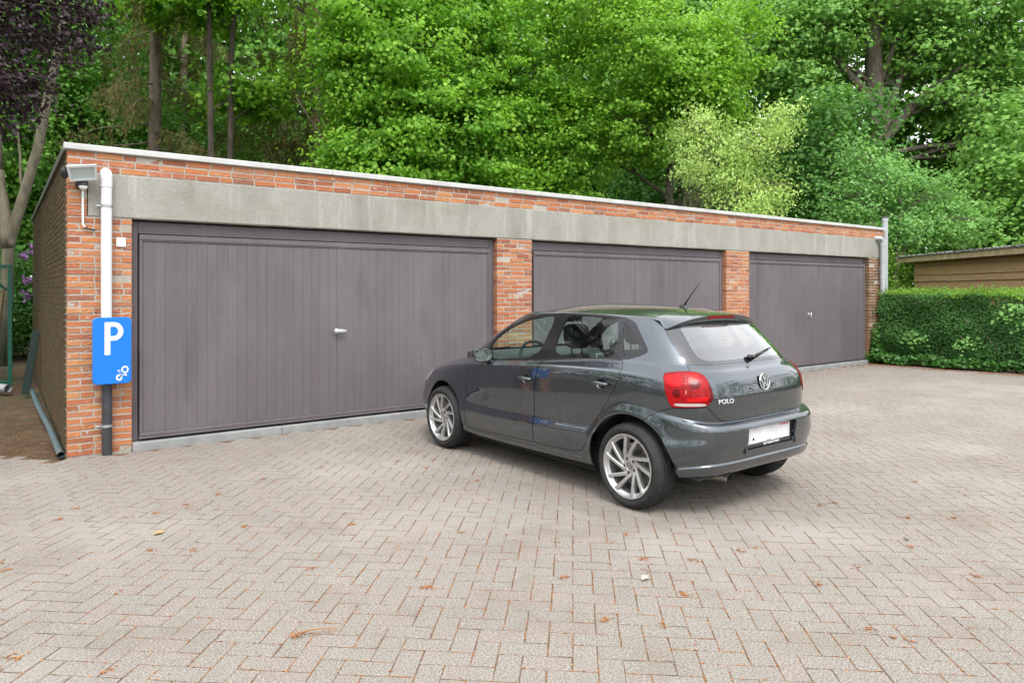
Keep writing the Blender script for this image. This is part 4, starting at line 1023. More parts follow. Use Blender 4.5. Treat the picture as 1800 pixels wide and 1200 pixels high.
# interior
def headrest(cx_, cy_, cz_, w=.135, h=.105):
    mb = MB(); rows_ = []
    for yy, s_ in ((-.055, .55), (-.05, .85), (-.03, .98), (.0, 1.0), (.03, .95), (.045, .75), (.05, .4)):
        rows_ += [(cx_+w*s_*math.copysign(abs(math.cos(a))**.55, math.cos(a)), cy_+yy+.025*math.sin(a), cz_+h*s_*math.copysign(abs(math.sin(a))**.6, math.sin(a))) for a in np.linspace(0, 2*math.pi, 20, endpoint=False)]
    F = [(k*20+i, k*20+(i+1) % 20, (k+1)*20+(i+1) % 20, (k+1)*20+i) for k in range(6) for i in range(20)] + [tuple(range(20)), tuple(120+i for i in range(20))]
    mb.add(rows_, F); mb.tube([(cx_-.06, cy_, cz_-.18), (cx_-.06, cy_, cz_-.08)], .007, 8); mb.tube([(cx_+.06, cy_, cz_-.18), (cx_+.06, cy_, cz_-.08)], .007, 8); return mb
for cx_ in (-.37, .37):
    Mt = Matrix.Translation((cx_, 1.22, .42)) 
    mb = MB(); mb.box(-.25, .25, -.02, .48, -.14, .05, Mt, bev=.05); mb.box(-.235, .235, -.075, .075, .0, .60, Mt @ Matrix.Rotation(R(17), 4, 'X'), bev=.06)
    st_ = mb.build('front_seat', K['fabric'], car, angle=50); headrest(cx_, 1.005, 1.155).build('headrest', K['fabric'], st_, smooth=True)
mb = MB(); mb.box(-.60, .60, .25, .72, .34, .52, bev=.05); mb.box(-.60, .60, -.07, .08, .0, .50, Matrix.Translation((0, .25, .46)) @ Matrix.Rotation(R(20), 4, 'X'), bev=.05); rs = mb.build('rear_seat', K['fabric'], car, angle=50)
for cx_ in (-.36, .36): headrest(cx_, .05, 1.00, .125, .06).build('headrest', K['fabric'], rs, smooth=True)
mb = MB(); mb.box(-.60, .60, -.42, .10, .86, .88, bev=.005); mb.box(-.62, .62, -.46, 2.35, .26, .28); mb.build('parcel_shelf', K['dash'], car)
mb = MB(); V = []; F = []
pr = [(1.70, .60), (1.69, .80), (1.74, .90), (1.82, .945), (2.02, .965), (2.22, .955), (2.22, .60)]
for x in np.linspace(-.68, .68, 15): V += [(x, y, z_+(.028*math.exp(-((x+.37)/.17)**2) if 1.7 < y < 1.9 and z_ > .85 else 0)) for y, z_ in pr]
F = [(i*7+j, (i+1)*7+j, (i+1)*7+(j+1) % 7, i*7+(j+1) % 7) for i in range(14) for j in range(7)]; mb.add(V, F + [tuple(range(7)), tuple(98+j for j in range(7))[::-1]]); db = mb.build('dashboard', K['dash'], car, angle=50)
for x in (-.63, .63):
    mb = MB(); mb.add([(x+a*.055, 1.722+.01*b, .86+b*.042) for a, b in ((-1, -1), (1, -1), (1, 1), (-1, 1))] + [(x+a*.042, 1.720+.01*b, .86+b*.031) for a, b in ((-1, -1), (1, -1), (1, 1), (-1, 1))], [(0,1,5,4),(1,2,6,5),(2,3,7,6),(3,0,4,7)]); mb.build('vent_frame', K['silver'], db)
Ms = Matrix.Translation((-.37, 1.545, .905)) @ Matrix.Rotation(R(68), 4, 'X')
mb = MB(); mb.lathe([(.185+.014*math.cos(a), .014*math.sin(a)) for a in np.linspace(0, 2*math.pi, 10, endpoint=False)], 40, Ms, closed=True); mb.lathe([(0, .02), (.06, .015), (.07, -.01)], 20, Ms)
for a in (0, 180, 270): mb.box(.05, .18, -.016, .016, -.008, .008, Ms @ Matrix.Rotation(R(a), 4, 'Z'), bev=.004)
mb.tube([(-.37, 1.56, .90), (-.37, 1.78, .80)], .035, 10); mb.build('steering_wheel', K['dash'], car, angle=50)
mb = MB(); mb.box(-.12, .12, 1.44, 1.47, 1.255, 1.325, bev=.012); mb.build('interior_mirror', K['dash'], car)
# headliner inside the roof
m = (V_ := sh.V)[:, 2] > 1.36
V, N, F = compact(Tall); F = F[(V[F][:, :, 2] > 1.352).all(1) & (V[F][:, :, 1] > -.02).all(1) & (V[F][:, :, 1] < 1.42).all(1)]; ids, inv = np.unique(F, return_inverse=True); Vh = V[ids]-N[ids]*.022
np_obj('headliner', np.r_[Vh, Vh*[-1, 1, 1]], np.r_[inv.reshape(F.shape)[:, ::-1], inv.reshape(F.shape)+len(Vh)], K['roofin'], car, True)
# wheels ---------------------------------------------------------
def wheel_meshes():
    out = {}
    RT, RR, W = .302, .226, .105
    # local z = outward axis
    prof_ = [(RR-.010, -W*.9), (RR+.012, -W), (.262, -W-.004), (.290, -W*.86), (.2995, -W*.66)]
    for gz in (-.045, .0, .045): prof_ += [(RT-.0005, gz-.009), (RT-.008, gz-.005), (RT-.008, gz+.005), (RT-.0005, gz+.009)]
    prof_ += [(.2995, W*.66), (.290, W*.86), (.264, W+.004), (.245, W+.003), (RR+.012, W-.002), (RR+.003, W-.014), (RR-.010, W-.02)]
    mb = MB(); mb.lathe(prof_, 96)
    # tread sipes
    for k in range(72):
        a = 2*math.pi*k/72
        for z0, z1, sw in ((.05, .085, .05), (-.085, -.05, -.05)):
            pass
    out['tyre'] = (mb, K['rubber'], 35)
    mb = MB(); mb.lathe([(RR-.012, -W*.9), (RR-.020, -.06), (RR-.034, .02), (RR-.030, W-.03), (RR-.014, W-.014), (RR-.001, W-.010), (RR+.004, W-.006), (RR+.002, W-.001), (RR-.008, W-.001), (RR-.014, W-.012)], 72)
    for pair in range(5):
        for off in (-14.5, 14.5):
            th = R(80+72*pair+off); ro, ri = RR-.012, .058; ti = th+R(46)
            pO, pI = np.array([ro*math.cos(th), ro*math.sin(th)]), np.array([ri*math.cos(ti), ri*math.sin(ti)])
            dv = (pO-pI)/np.linalg.norm(pO-pI); nr = np.array([-dv[1], dv[0]]); V = []
            for s_, w_, zf, zb_ in ((0, .016, .074, .040), (.25, .0145, .086, .048), (.6, .0135, .095, .055), (.88, .0145, .098, .06), (1.0, .019, .099, .062)):
                p = pI+(pO-pI)*s_
                V += [(*(p-nr*w_), zb_), (*(p-nr*w_*.95), zf-.006), (*(p-nr*w_*.55), zf), (*(p+nr*w_*.75), zf-.002), (*(p+nr*w_), zf-.009), (*(p+nr*w_), zb_)]
            F = [(i*6+j, (i+1)*6+j, (i+1)*6+(j+1) % 6, i*6+(j+1) % 6) for i in range(4) for j in range(6)] + [tuple(range(6))[::-1], tuple(24+j for j in range(6))]
            mb.add(V, F)
    mb.lathe([(.0, .070), (.030, .070), (.036, .074), (.066, .072), (.076, .060), (.078, .03)], 40)
    out['rim'] = (mb, K['alloy'], 32)
    mb = MB()
    for k in range(5): mb.lathe([(0, .0705), (.0085, .0705), (.0105, .0745), (.0, .0746)], 10, Matrix.Translation((.050*math.cos(R(72*k+44)), .050*math.sin(R(72*k+44)), 0)))
    out['wheel_bolt'] = (mb, K['trim'], 40)
    mb = MB(); mb.lathe([(.10, .005), (.155, .005), (.155, -.015), (.10, -.015)], 40, closed=True); mb.lathe([(0, .03), (.085, .02), (.10, .0), (.10, -.03)], 30); out['brake_disc'] = (mb, K['disc'], 35)
    return out
wd = wheel_meshes(); first = {}
for wi, (sx, cy) in enumerate(((-1, 0), (-1, 2.459), (1, 0), (1, 2.459))):
    w = empty('wheel', (sx*.727, cy, .302), 0, car); w.rotation_euler = (0, sx*R(90), 0)
    tw = R(0 if cy == 0 else 24)
    for nm, (mb, mt, an) in wd.items():
        if nm not in first: o = mb.build(nm, mt, w, angle=an); first[nm] = o.data
        else: o = link(bpy.data.objects.new(nm, first[nm]), w)
        if nm in ('rim', 'wheel_bolt'): o.rotation_euler = (0, 0, (tw if sx < 0 else -tw)-R(90))
        if sx > 0 and nm == 'rim': pass
    emblem(w, Matrix.Translation((0, 0, .0705)) @ Matrix.Rotation(R(-90) if sx < 0 else R(90), 4, 'Z'), .030, (K['chrome'], K['gloss']))
# ================================================================ vegetation
def leafmat(name, cols, trans=.42, rough=.5, var2=None):
    t = NT(name); P = t.pos(); r = t.rand()
    c = t.ramp(r, [(i/(len(cols)-1), k) for i, k in enumerate(cols)])
    c = t.mix(t.lin(t.noise(P, .8, 3), .38, .66, 0, .55), c, var2 or tuple(min(1, x*1.5) for x in cols[-1]))
    p = t.bsdf(Base_Color=c, Roughness=rough); t.set(p, 'Specular IOR Level', .35)
    tr = t.n('ShaderNodeBsdfTranslucent'); t.set(tr, 'Color', t.mix(.5, c, t.mix(1.0, c, (1.15, 1.1, .45), 'MULTIPLY')))
    mx = t.n('ShaderNodeMixShader'); t.set(mx, 0, trans); t.t.links.new(p.outputs[0], mx.inputs[1]); t.t.links.new(tr.outputs[0], mx.inputs[2])
    return t.done(mx.outputs[0])
def bark(name, a, b, sc=9, moss=0.0):
    t = NT(name); P = t.pos()
    n1 = t.noise(t.scalev(P, (1, 1, .28)), sc, 6, .68); c = t.mix(t.lin(n1, .34, .66), a, b)
    c = t.mix(t.lin(t.noise(P, 1.6, 4), .52, .68, 0, moss), c, (.07,.085,.03))
    return t.done(t.bsdf(Base_Color=c, Roughness=.95, Normal=t.bump(n1, .8, .03)))
def frame(nrm, q):
    a = np.cross(nrm, q.normal(size=nrm.shape)); a /= np.maximum(np.linalg.norm(a, axis=1, keepdims=True), 1e-9)
    return a, np.cross(nrm, a)
def leaves(C, Nm, size, seed, shape=2, width=.42, fold=.18, droop=0.0):
    """C (n,3) positions, Nm (n,3) facing; shape 2: two triangles, 4: rounder leaf of four"""
    q = np.random.default_rng(seed); n = len(C)
    Nm = Nm+q.normal(0, .55, (n, 3)); Nm /= np.maximum(np.linalg.norm(Nm, axis=1, keepdims=True), 1e-9)
    T_, B_ = frame(Nm, q)
    if droop: T_ = T_+np.array([0, 0, -droop]); T_ /= np.linalg.norm(T_, axis=1, keepdims=True); B_ = np.cross(Nm, T_); B_ /= np.maximum(np.linalg.norm(B_, axis=1, keepdims=True), 1e-9)
    s_ = (size*q.uniform(.65, 1.3, n))[:, None]
    if shape == 2:
        V = np.stack([C-T_*s_*.5, C+B_*s_*width-Nm*s_*fold*.5, C+T_*s_*.5, C-B_*s_*width-Nm*s_*fold*.5], 1)
        F = np.array([(0, 1, 2), (0, 2, 3)])
    else:
        V = np.stack([C-T_*s_*.45, C-T_*s_*.22+B_*s_*width-Nm*s_*fold*.5, C+T_*s_*.16+B_*s_*width*.86-Nm*s_*fold*.55, C+T_*s_*.55-Nm*s_*fold*.4, C+T_*s_*.16-B_*s_*width*.86-Nm*s_*fold*.55, C-T_*s_*.22-B_*s_*width-Nm*s_*fold*.5], 1)
        F = np.array([(0, 1, 2), (0, 2, 3), (0, 3, 4), (0, 4, 5)])
    k = V.shape[1]
    return V.reshape(-1, 3), (F[None]+(np.arange(n)*k)[:, None, None]).reshape(-1, 3)
def crown_points(ells, nspray, per, seed, spray=.42, flat=.55, shell=(.55, 1.06), low=-1.0):
    """ells: (cx,cy,cz,rx,ry,rz); leaf sprays sit through the outer volume of each"""
    q = np.random.default_rng(seed); C, Nm = [], []
    tot = sum((e[3]*e[4]*e[5])**(2/3) for e in ells)
    for e in ells:
        m = max(3, int(nspray*(e[3]*e[4]*e[5])**(2/3)/tot)); d = q.normal(size=(m, 3)); d /= np.linalg.norm(d, axis=1, keepdims=True)
        d = d[d[:, 2] > low]; m = len(d)
        rr = q.uniform(shell[0]**2, shell[1]**2, m)**.5
        ctr = np.array(e[:3])+d*np.array(e[3:])*rr[:, None]
        k = np.maximum(4, (per*q.uniform(.5, 1.5, m)).astype(int)); idx = np.repeat(np.arange(m), k)
        off = q.normal(0, 1, (len(idx), 3))*np.array([spray, spray, spray*flat])*q.uniform(.6, 1.2, m)[idx][:, None]
        C.append(ctr[idx]+off); Nm.append(d[idx]*.55+np.array([0, 0, .75])+off*.5)
    return np.concatenate(C), np.concatenate(Nm)
def limb(mb, a, b, ra, rb, seed, seg=6, wob=.06, n=8):
    q = np.random.default_rng(seed); a, b = np.array(a, float), np.array(b, float); L = np.linalg.norm(b-a)
    w = np.cumsum(q.normal(0, wob*L/seg, (seg+1, 3)), 0); w -= np.linspace(0, 1, seg+1)[:, None]*w[-1]; w[0] = 0
    ts = np.linspace(0, 1, seg+1); P = a+(b-a)*ts[:, None]+w
    P[:, 2] += .06*L*np.sin(np.pi*ts)
    mb.tube([tuple(p) for p in P], list(ra+(rb-ra)*ts), n); return P
def tree(name, label, base, top, r0, r1, ells, mat, bmat, seed, nspray=200, per=60, size=.12, shape=2, cat='tree', group=None, spray=.42, flat=.55, limbs=1.0, droop=0.0, width=.42, low=-1.0, extra=None, shell=(.55, 1.06), trunk_pts=None, twigs=14):
    o = empty(name, base); tag(o, label, cat, group); b = np.array(base, float); q = np.random.default_rng(seed)
    mb = MB()
    if trunk_pts is not None: tp = [np.array(p, float)-b for p in trunk_pts]; rs = list(np.linspace(r0, r1, len(tp))); mb.tube([tuple(p) for p in tp], rs, 12); P = np.array(tp)
    else: P = limb(mb, (0, 0, -.1), np.array(top)-b, r0, r1, seed, 9, .035, 12)
    if extra: 
        for (p0, p1, ra, rb) in extra: limb(mb, np.array(p0)-b, np.array(p1)-b, ra, rb, seed+int(abs(p1[0]*10)), 7, .05, 8)
    mb.build('trunk', bmat, o, smooth=True)
    if limbs > 0:
        mb = MB()
        for i, e in enumerate(ells):
            c = np.array(e[:3])-b; j = int(np.argmin(np.abs(P[:, 2]-(c[2]-.9*e[5])))); s0 = P[j]
            Q = limb(mb, s0, c, r0*.34*limbs, r0*.12*limbs, seed+i, 6, .10, 7)
            for k in range(twigs):
                d = q.normal(size=3); d /= np.linalg.norm(d); d[2] = abs(d[2])*.6-.15; limb(mb, Q[q.integers(2, 7)], c+d*np.array(e[3:])*.95, r0*.09*limbs+.006, .006, seed+i*31+k, 5, .12, 5)
        tag(mb.build('branches', bmat, o, smooth=True), kind='stuff')
    C, Nm = crown_points(ells, nspray, per, seed, spray, flat, shell, low)
    V, F = leaves(C-b, Nm, size, seed, shape, width, droop=droop); np_obj('crown', V, F, mat, o)
    return o
LF = dict(
    linden=leafmat('linden_leaf', [(0.077,0.254,0.024), (0.124,0.336,0.031), (0.189,0.413,0.040), (0.295,0.496,0.059)], .52, .38),
    maple=leafmat('maple_leaf', [(0.112,0.289,0.026), (0.177,0.384,0.035), (0.271,0.472,0.052)], .45, .42),
    pale=leafmat('pale_leaf', [(.27,.45,.10), (.37,.54,.14), (.46,.60,.19)], .40, .45),
    oak=leafmat('oak_leaf', [(.100,.255,.050), (.155,.335,.064), (.215,.400,.080)], .38, .5),
    young=leafmat('young_leaf', [(0.124,0.301,0.077), (0.177,0.384,0.100), (0.236,0.443,0.124)], .40, .45),
    dark=leafmat('dark_leaf', [(.045,.145,.028), (.070,.198,.036), (.105,.250,.046)], .42, .5),  # darker green leaf tone
    wood=leafmat('wood_leaf', [(.085,.235,.040), (.130,.310,.052), (.190,.385,.068)], .42, .5),
    beech=leafmat('copper_leaf', [(.022,.012,.018), (.042,.022,.030), (.075,.048,.055)], .28, .28, (.095,.068,.078)),
    spruce=leafmat('spruce_needle', [(.075,.130,.035), (.120,.165,.045), (.20,.165,.060), (.28,.150,.055)], .30, .7, (.15,.19,.05)),
    hedge=leafmat('hedge_leaf', [(0.037,0.131,0.030), (0.060,0.181,0.037), (0.090,0.237,0.048)], .32, .4, (.09,.21,.045)),
    shoot=leafmat('new_shoot', [(.11,.25,.03), (.16,.31,.036), (.21,.36,.045)], .45, .45),
    ivy=leafmat('ivy_leaf', [(.020,.080,.016), (.035,.120,.022), (.070,.180,.030)], .25, .32),
    flower=leafmat('purple_flower', [(.30,.13,.42), (.38,.18,.50), (.45,.25,.55)], .3, .6, (.45,.25,.55)))
BK = dict(spruce=bark('spruce_bark', (.10,.075,.055), (.24,.19,.15), 8, .2), grey=bark('grey_bark', (.10,.088,.058), (.22,.195,.14), 6, .45), dark=bark('dark_bark', (.035,.028,.022), (.10,.08,.06), 9, .2), oak=bark('oak_bark', (.06,.048,.036), (.16,.13,.10), 9, .25))
# -- broad bright trees behind the roof
tree('lime_tree', 'broad bright green lime tree behind the middle of the garage roof', (10.2, 18.2, 0), (10.4, 18.4, 9.5), .20, .08,
     [(9.0, 17.8, 8.3, 2.3, 1.9, 2.2), (11.3, 18.2, 8.9, 2.3, 1.9, 2.3), (10.2, 17.5, 6.1, 2.6, 1.7, 1.9), (12.5, 17.9, 6.3, 2.1, 1.7, 2.0), (8.8, 18.2, 5.6, 1.4, 1.5, 1.5), (13.6, 18.2, 8.5, 1.9, 1.7, 2.2), (11.2, 17.2, 4.3, 2.3, 1.2, 1.4), (10.2, 18.5, 11.2, 3.2, 2.2, 1.9), (13.4, 17.6, 4.3, 1.8, 1.2, 1.4), (9.1, 17.4, 4.0, 1.5, 1.0, 1.1)],
     LF['linden'], BK['dark'], 21, 1150, 88, .112, 4, spray=.29, flat=.42, width=.40, droop=.5, shell=(.45, 1.06))
tree('hazel_tree', 'loose bright green hazel with thin dark stems left of the lime tree', (8.6, 17.6, 0), (7.6, 18.0, 7.6), .075, .03,
     [(7.8, 18.4, 7.4, 1.0, 1.1, 1.3), (8.2, 18.2, 9.6, 1.3, 1.2, 1.4), (7.7, 18.0, 5.0, .9, .9, .8), (5.6, 18.9, 9.7, .6, .8, .8), (6.9, 18.2, 4.0, .7, .6, .45)],
     LF['linden'], BK['dark'], 22, 300, 50, .108, 4, spray=.36, width=.40, droop=.5, extra=[((8.5, 17.6, 2.0), (6.3, 18.3, 6.6), .05, .02), ((8.7, 17.5, 2.0), (8.1, 18.1, 8.6), .045, .02)])
tree('maple_tree', 'bright green maple rising right of the roof centre with a ragged top', (17.2, 15.2, 0), (16.9, 14.8, 9.2), .17, .06,
     [(15.6, 15.0, 8.9, 1.9, 1.7, 1.9), (17.4, 14.3, 8.2, 1.5, 1.3, 1.5), (18.3, 13.8, 9.2, 1.3, 1.2, 1.3), (16.1, 15.4, 6.7, 1.8, 1.4, 1.4), (17.9, 14.3, 7.3, 1.1, 1.0, .8), (14.8, 16.9, 6.2, 1.6, 1.4, 2.0), (15.3, 16.6, 10.6, 2.2, 1.6, 1.6)],
     LF['maple'], BK['dark'], 23, 600, 80, .110, 4, spray=.29, flat=.42, width=.42, droop=.3)
tree('box_elder', 'pale yellow-green shrubby tree behind the right part of the roof', (17.1, 12.6, 0), (16.8, 12.4, 5.4), .09, .03,
     [(16.3, 12.8, 5.2, 1.1, 1.0, 1.1), (17.2, 12.0, 5.5, .9, .8, .8), (17.9, 11.7, 6.4, .55, .55, .45), (16.8, 12.4, 4.0, 1.2, .9, 1.0), (17.7, 12.0, 4.6, .75, .7, .8), (17.2, 12.2, 3.0, 1.2, .8, .8), (15.9, 13.2, 6.2, .8, .7, .6)],
     LF['pale'], BK['grey'], 24, 300, 46, .100, 2, spray=.26, droop=.9, width=.26)
# bare twig tangle in front of the pale tree
o = empty('bare_twigs', (15.9, 13.4, 0)); tag(o, 'tangle of bare grey twigs in front of the pale shrubby tree', 'twigs'); mb = MB(); q = np.random.default_rng(9)
mb.tube([(0, 0, 0), (-.05, .1, 2.2), (.02, .15, 3.6)], [.05, .04, .025], 7)
for k in range(90):
    s0 = np.array([-.03, .1, q.uniform(2.6, 3.6)]); e = s0+np.array([q.uniform(-.9, 1.9), q.uniform(-1.6, .3), q.uniform(-.3, 1.7)]); Q = limb(mb, s0, e, .016, .004, 300+k, 6, .14, 5)
    for j in range(3): d = q.normal(0, .38, 3); limb(mb, Q[3+j % 3], Q[3+j % 3]+d, .005, .003, 900+k*3+j, 4, .15, 4)
mb.build('twig_branches', BK['grey'], o, smooth=True)
# -- right side: old oak, young tree, bright bushes, dark filler
OKB = (31.6, 15.6, 0)
tree('oak_tree', 'large dark green oak with spreading limbs at the right edge of the wood', OKB, (30.9, 15.9, 17), .52, .25,
     [(29.2, 17.2, 13.0, 2.2, 2.2, 1.6), (32.0, 15.2, 14.4, 2.6, 2.4, 1.7), (34.6, 13.6, 13.4, 2.6, 2.4, 1.8), (34.5, 13.2, 9.8, 2.4, 2.2, 1.3), (28.6, 17.4, 9.6, 2.0, 1.9, 1.5), (36.8, 12.2, 11.6, 2.6, 2.4, 1.6), (32.8, 14.6, 11.8, 1.7, 1.7, .9), (30.0, 16.8, 16.4, 3.0, 2.4, 1.5), (35.6, 12.4, 16.2, 3.2, 2.4, 1.6), (27.4, 18.2, 12.4, 2.2, 2.0, 2.4), (35.8, 12.2, 7.6, 2.4, 2.0, 1.1), (37.6, 11.0, 8.8, 2.2, 2.2, 1.6)],
     LF['oak'], BK['oak'], 25, 1000, 58, .20, 2, spray=.5, flat=.4, limbs=.55, extra=[((31.4, 15.6, 8.0), (34.2, 13.6, 11.3), .26, .12), ((34.2, 13.6, 11.3), (36.4, 12.4, 11.4), .13, .05), ((31.4, 15.6, 8.2), (32.7, 14.8, 12.4), .22, .10), ((31.2, 15.7, 9.6), (29.6, 16.9, 11.8), .22, .12), ((29.6, 16.9, 11.8), (29.0, 17.3, 14.4), .13, .06), ((31.5, 15.6, 7.4), (35.6, 12.6, 7.9), .15, .05), ((31.3, 15.7, 10.5), (32.8, 14.8, 14.2), .15, .06)])
tree('young_tree', 'light green young tree with thin forked stems by the vent pipe', (21.9, 10.6, 0), (22.4, 10.5, 4.6), .075, .025,
     [(22.3, 11.0, 4.9, 1.1, 1.0, .8), (23.4, 10.2, 4.4, 1.1, 1.0, .8), (21.4, 11.6, 4.3, .8, .8, .8), (22.9, 10.5, 3.4, 1.1, .9, .7), (24.3, 9.7, 3.7, .9, .8, .7), (21.5, 11.4, 5.7, .5, .5, .55), (22.1, 11.1, 3.2, .7, .7, .6)],
     LF['young'], BK['grey'], 26, 300, 44, .115, 2, spray=.30, droop=.6, width=.34, extra=[((21.9, 10.6, 1.6), (22.9, 10.2, 3.6), .04, .02), ((21.8, 10.6, 1.9), (21.3, 11.3, 4.6), .03, .012)])
for k, (x, y, z_, rx, rz, lb) in enumerate(((21.2, 10.3, 1.6, .9, 1.1, 'yellow-green bush between vent pipe and shed, behind the hedge'), (19.2, 10.4, 1.1, 1.1, .9, 'low yellow-green bush behind the vent pipe'))):
    tree('bright_bush', lb, (x, y, 0), (x, y, z_), .03, .015, [(x, y, z_, rx, .8, rz), (x+.3, y+.2, z_*.6, rx, .8, rz*.7)], LF['shoot'], BK['grey'], 40+k, 130, 40, .085, 2, 'bush', 'bushes behind the hedge', spray=.22, limbs=.8, twigs=5)
DK = [((25.5, 14.5), 7.5, 2.6, 'dark round-crowned tree behind the pale shrub, left of the oak'), ((28.5, 9.0), 6.5, 2.6, 'dark tree standing directly behind the wooden shed'), ((21.5, 18.5), 9.5, 2.8, 'tall dark green tree between maple and oak'), ((33.0, 8.2), 8.5, 2.8, 'dark tree at the right picture edge beyond the shed')]
for k, ((x, y), h, r, lb) in enumerate(DK):
    tree('dark_tree', lb, (x, y, 0), (x, y, h), .2, .07, [(x, y, h*.72, r, r, h*.30), (x-.9, y+.8, h*.45, r*.8, r*.8, h*.22), (x+.9, y-.9, h*.42, r*.8, r*.8, h*.22), (x+.2, y, h*1.02, r*.8, r*.8, h*.2), (x, y-.2, h*.2, r*.9, r*.9, h*.18)], LF['oak'] if k % 2 else LF['dark'], BK['dark'], 60+k, 420, 48, .18, 2, 'tree', 'dark trees beyond the garage', spray=.45, twigs=6)
# -- left side: spruces with hanging branches, dark stems, forked tree, copper beech, rhododendron
def spruce(label, x, y, h, r, seed, z0, n=46):
    o = empty('spruce_tree', (x, y, 0)); tag(o, label, 'tree', 'spruces behind the garage'); q = np.random.default_rng(seed); mb = MB()
    mb.tube([(0, 0, -.1), (.02, .03, h*.4), (.06, .0, h*.75), (.1, .02, h)], [r, r*.92, r*.7, r*.4], 14); mb.build('trunk', BK['spruce'], o, smooth=True)
    mb = MB(); C, Nm, Dv = [], [], []
    for k in range(n):
        z_ = q.uniform(z0, h); a = q.uniform(0, 2*math.pi); L = q.uniform(1.3, 3.4); tip = np.array([math.cos(a)*L, math.sin(a)*L, z_-q.uniform(.1, .9)])
        Q = limb(mb, (math.cos(a)*r*.6, math.sin(a)*r*.6, z_), tip, .028, .006, seed*50+k, 7, .07, 5)
        for j in range(2, 8):
            for h_ in range(5):
                p = Q[j]+q.normal(0, .12, 3); hang = q.uniform(.15, .75); m = int(26*hang+6); tt = q.random(m)
                C.append(p+np.c_[q.normal(0, .05, m), q.normal(0, .05, m), -tt*hang]); 
    mb.build('branches', BK['spruce'], o, smooth=True)
    C = np.concatenate(C); V, F = leaves(C, q.normal(size=C.shape)*[1, 1, .25], .15, seed, 2, .10, .0, droop=1.3); np_obj('needles', V, F, LF['spruce'], o)
spruce('tall spruce trunk with hanging brown-green twigs behind the garage, nearest the corner', 3.9, 24.4, 15, .21, 31, 4.6, 40)
spruce('spruce with grey-brown trunk left of the bright lime tree', 8.7, 23.4, 14, .21, 32, 5.0, 56)
spruce('spruce set far back, mostly hidden between the two dark stems', 5.9, 30.5, 16, .19, 33, 8, 20)
for k, (x, y, lean, lb) in enumerate(((4.95, 21.6, .15, 'dark slender trunk right of the nearest spruce'), (5.32, 21.7, .5, 'dark slender trunk leaning right beside its twin'), (11.2, 26.5, .1, 'dark slender trunk half hidden by the hazel leaves'))):
    tree('dark_stem_tree', lb, (x, y, 0), (x+lean, y, 13), .105, .06, [(x+lean, y, 12.6, 2.2, 2.0, 1.7), (x+lean-1.2, y+.5, 10.2, 1.5, 1.3, .9), (x+lean+.9, y+.8, 7.6, 1.0, 1.0, .7)], LF['linden'], BK['dark'], 70+k, 240, 40, .17, 2, 'tree', 'slender trees behind the garage', spray=.42, twigs=6)
tree('forked_tree', 'grey forked trunk beside the garage at the left edge', (.02, 18.45, 0), None, .125, .07, [(1.4, 18.0, 9.3, 1.6, 1.4, 1.3), (.0, 18.6, 9.6, 1.6, 1.4, 1.5), (-1.4, 18.6, 8.2, 1.5, 1.3, 1.2)],
     LF['dark'], BK['grey'], 34, 150, 44, .12, 2, spray=.36, trunk_pts=[(.05, 18.5, -.1), (.12, 18.45, 1.4), (.14, 18.43, 2.5), (.42, 18.25, 3.6), (.66, 18.1, 4.6), (.82, 18.0, 5.6), (1.02, 17.85, 6.7), (1.25, 17.7, 8.6)], extra=[((.14, 18.43, 2.45), (-.02, 18.55, 4.1), .13, .09), ((-.02, 18.55, 4.1), (-.1, 18.6, 7.8), .09, .05), ((.40, 18.25, 3.4), (.30, 18.2, 5.0), .035, .015)])
tree('copper_beech', 'dark purple copper beech hanging over the left corner', (-3.4, 12.6, 0), (-2.6, 12.6, 8.5), .26, .10,
     [(-1.1, 12.6, 5.6, 1.6, 1.1, 1.1), (.05, 12.4, 5.0, .8, .7, .75), (.35, 12.7, 5.8, .95, .8, .7), (.1, 12.2, 4.3, .5, .5, .45), (.75, 12.9, 6.3, .7, .6, .5), (.0, 12.4, 5.7, .9, .7, .8), (.65, 13.0, 5.3, .5, .5, .36), (-.2, 12.4, 4.2, .6, .6, .40), (-1.0, 12.9, 7.6, 2.0, 1.4, 1.4), (-2.6, 12.2, 7.2, 2.4, 1.8, 2.0), (-.9, 12.3, 4.6, .9, .8, .7), (.35, 12.8, 6.9, .9, .8, .6), (-3.6, 11.6, 5.2, 2.0, 1.8, 1.6), (.45, 12.6, 4.55, .4, .4, .26)],
     LF['beech'], BK['dark'], 35, 640, 48, .092, 2, spray=.24, flat=.5, droop=.5, width=.30, limbs=.8)
tree('rhododendron', 'dark leaved rhododendron with purple flowers beyond the side wall', (.75, 19.4, 0), (.75, 19.4, 1.6), .05, .02,
     [(.6, 19.2, 1.5, .9, .7, 1.0), (1.3, 19.6, 1.3, 1.0, .8, 1.0), (.2, 19.5, 1.0, .8, .7, .8)], LF['dark'], BK['dark'], 36, 120, 40, .12, 2, 'bush', spray=.26, width=.2, twigs=5)
rh = bpy.data.objects['rhododendron']; q = np.random.default_rng(12)
for c in ((-.32, -.75, 2.32), (-.17, -.72, 2.42), (-.27, -.7, 1.78), (-.30, -.72, 1.44)):
    C = np.array(c)+q.normal(0, .050, (34, 3)); V, F = leaves(C, q.normal(size=C.shape), .07, 12, 2, .4); np_obj('flower_head', V, F, LF['flower'], rh)
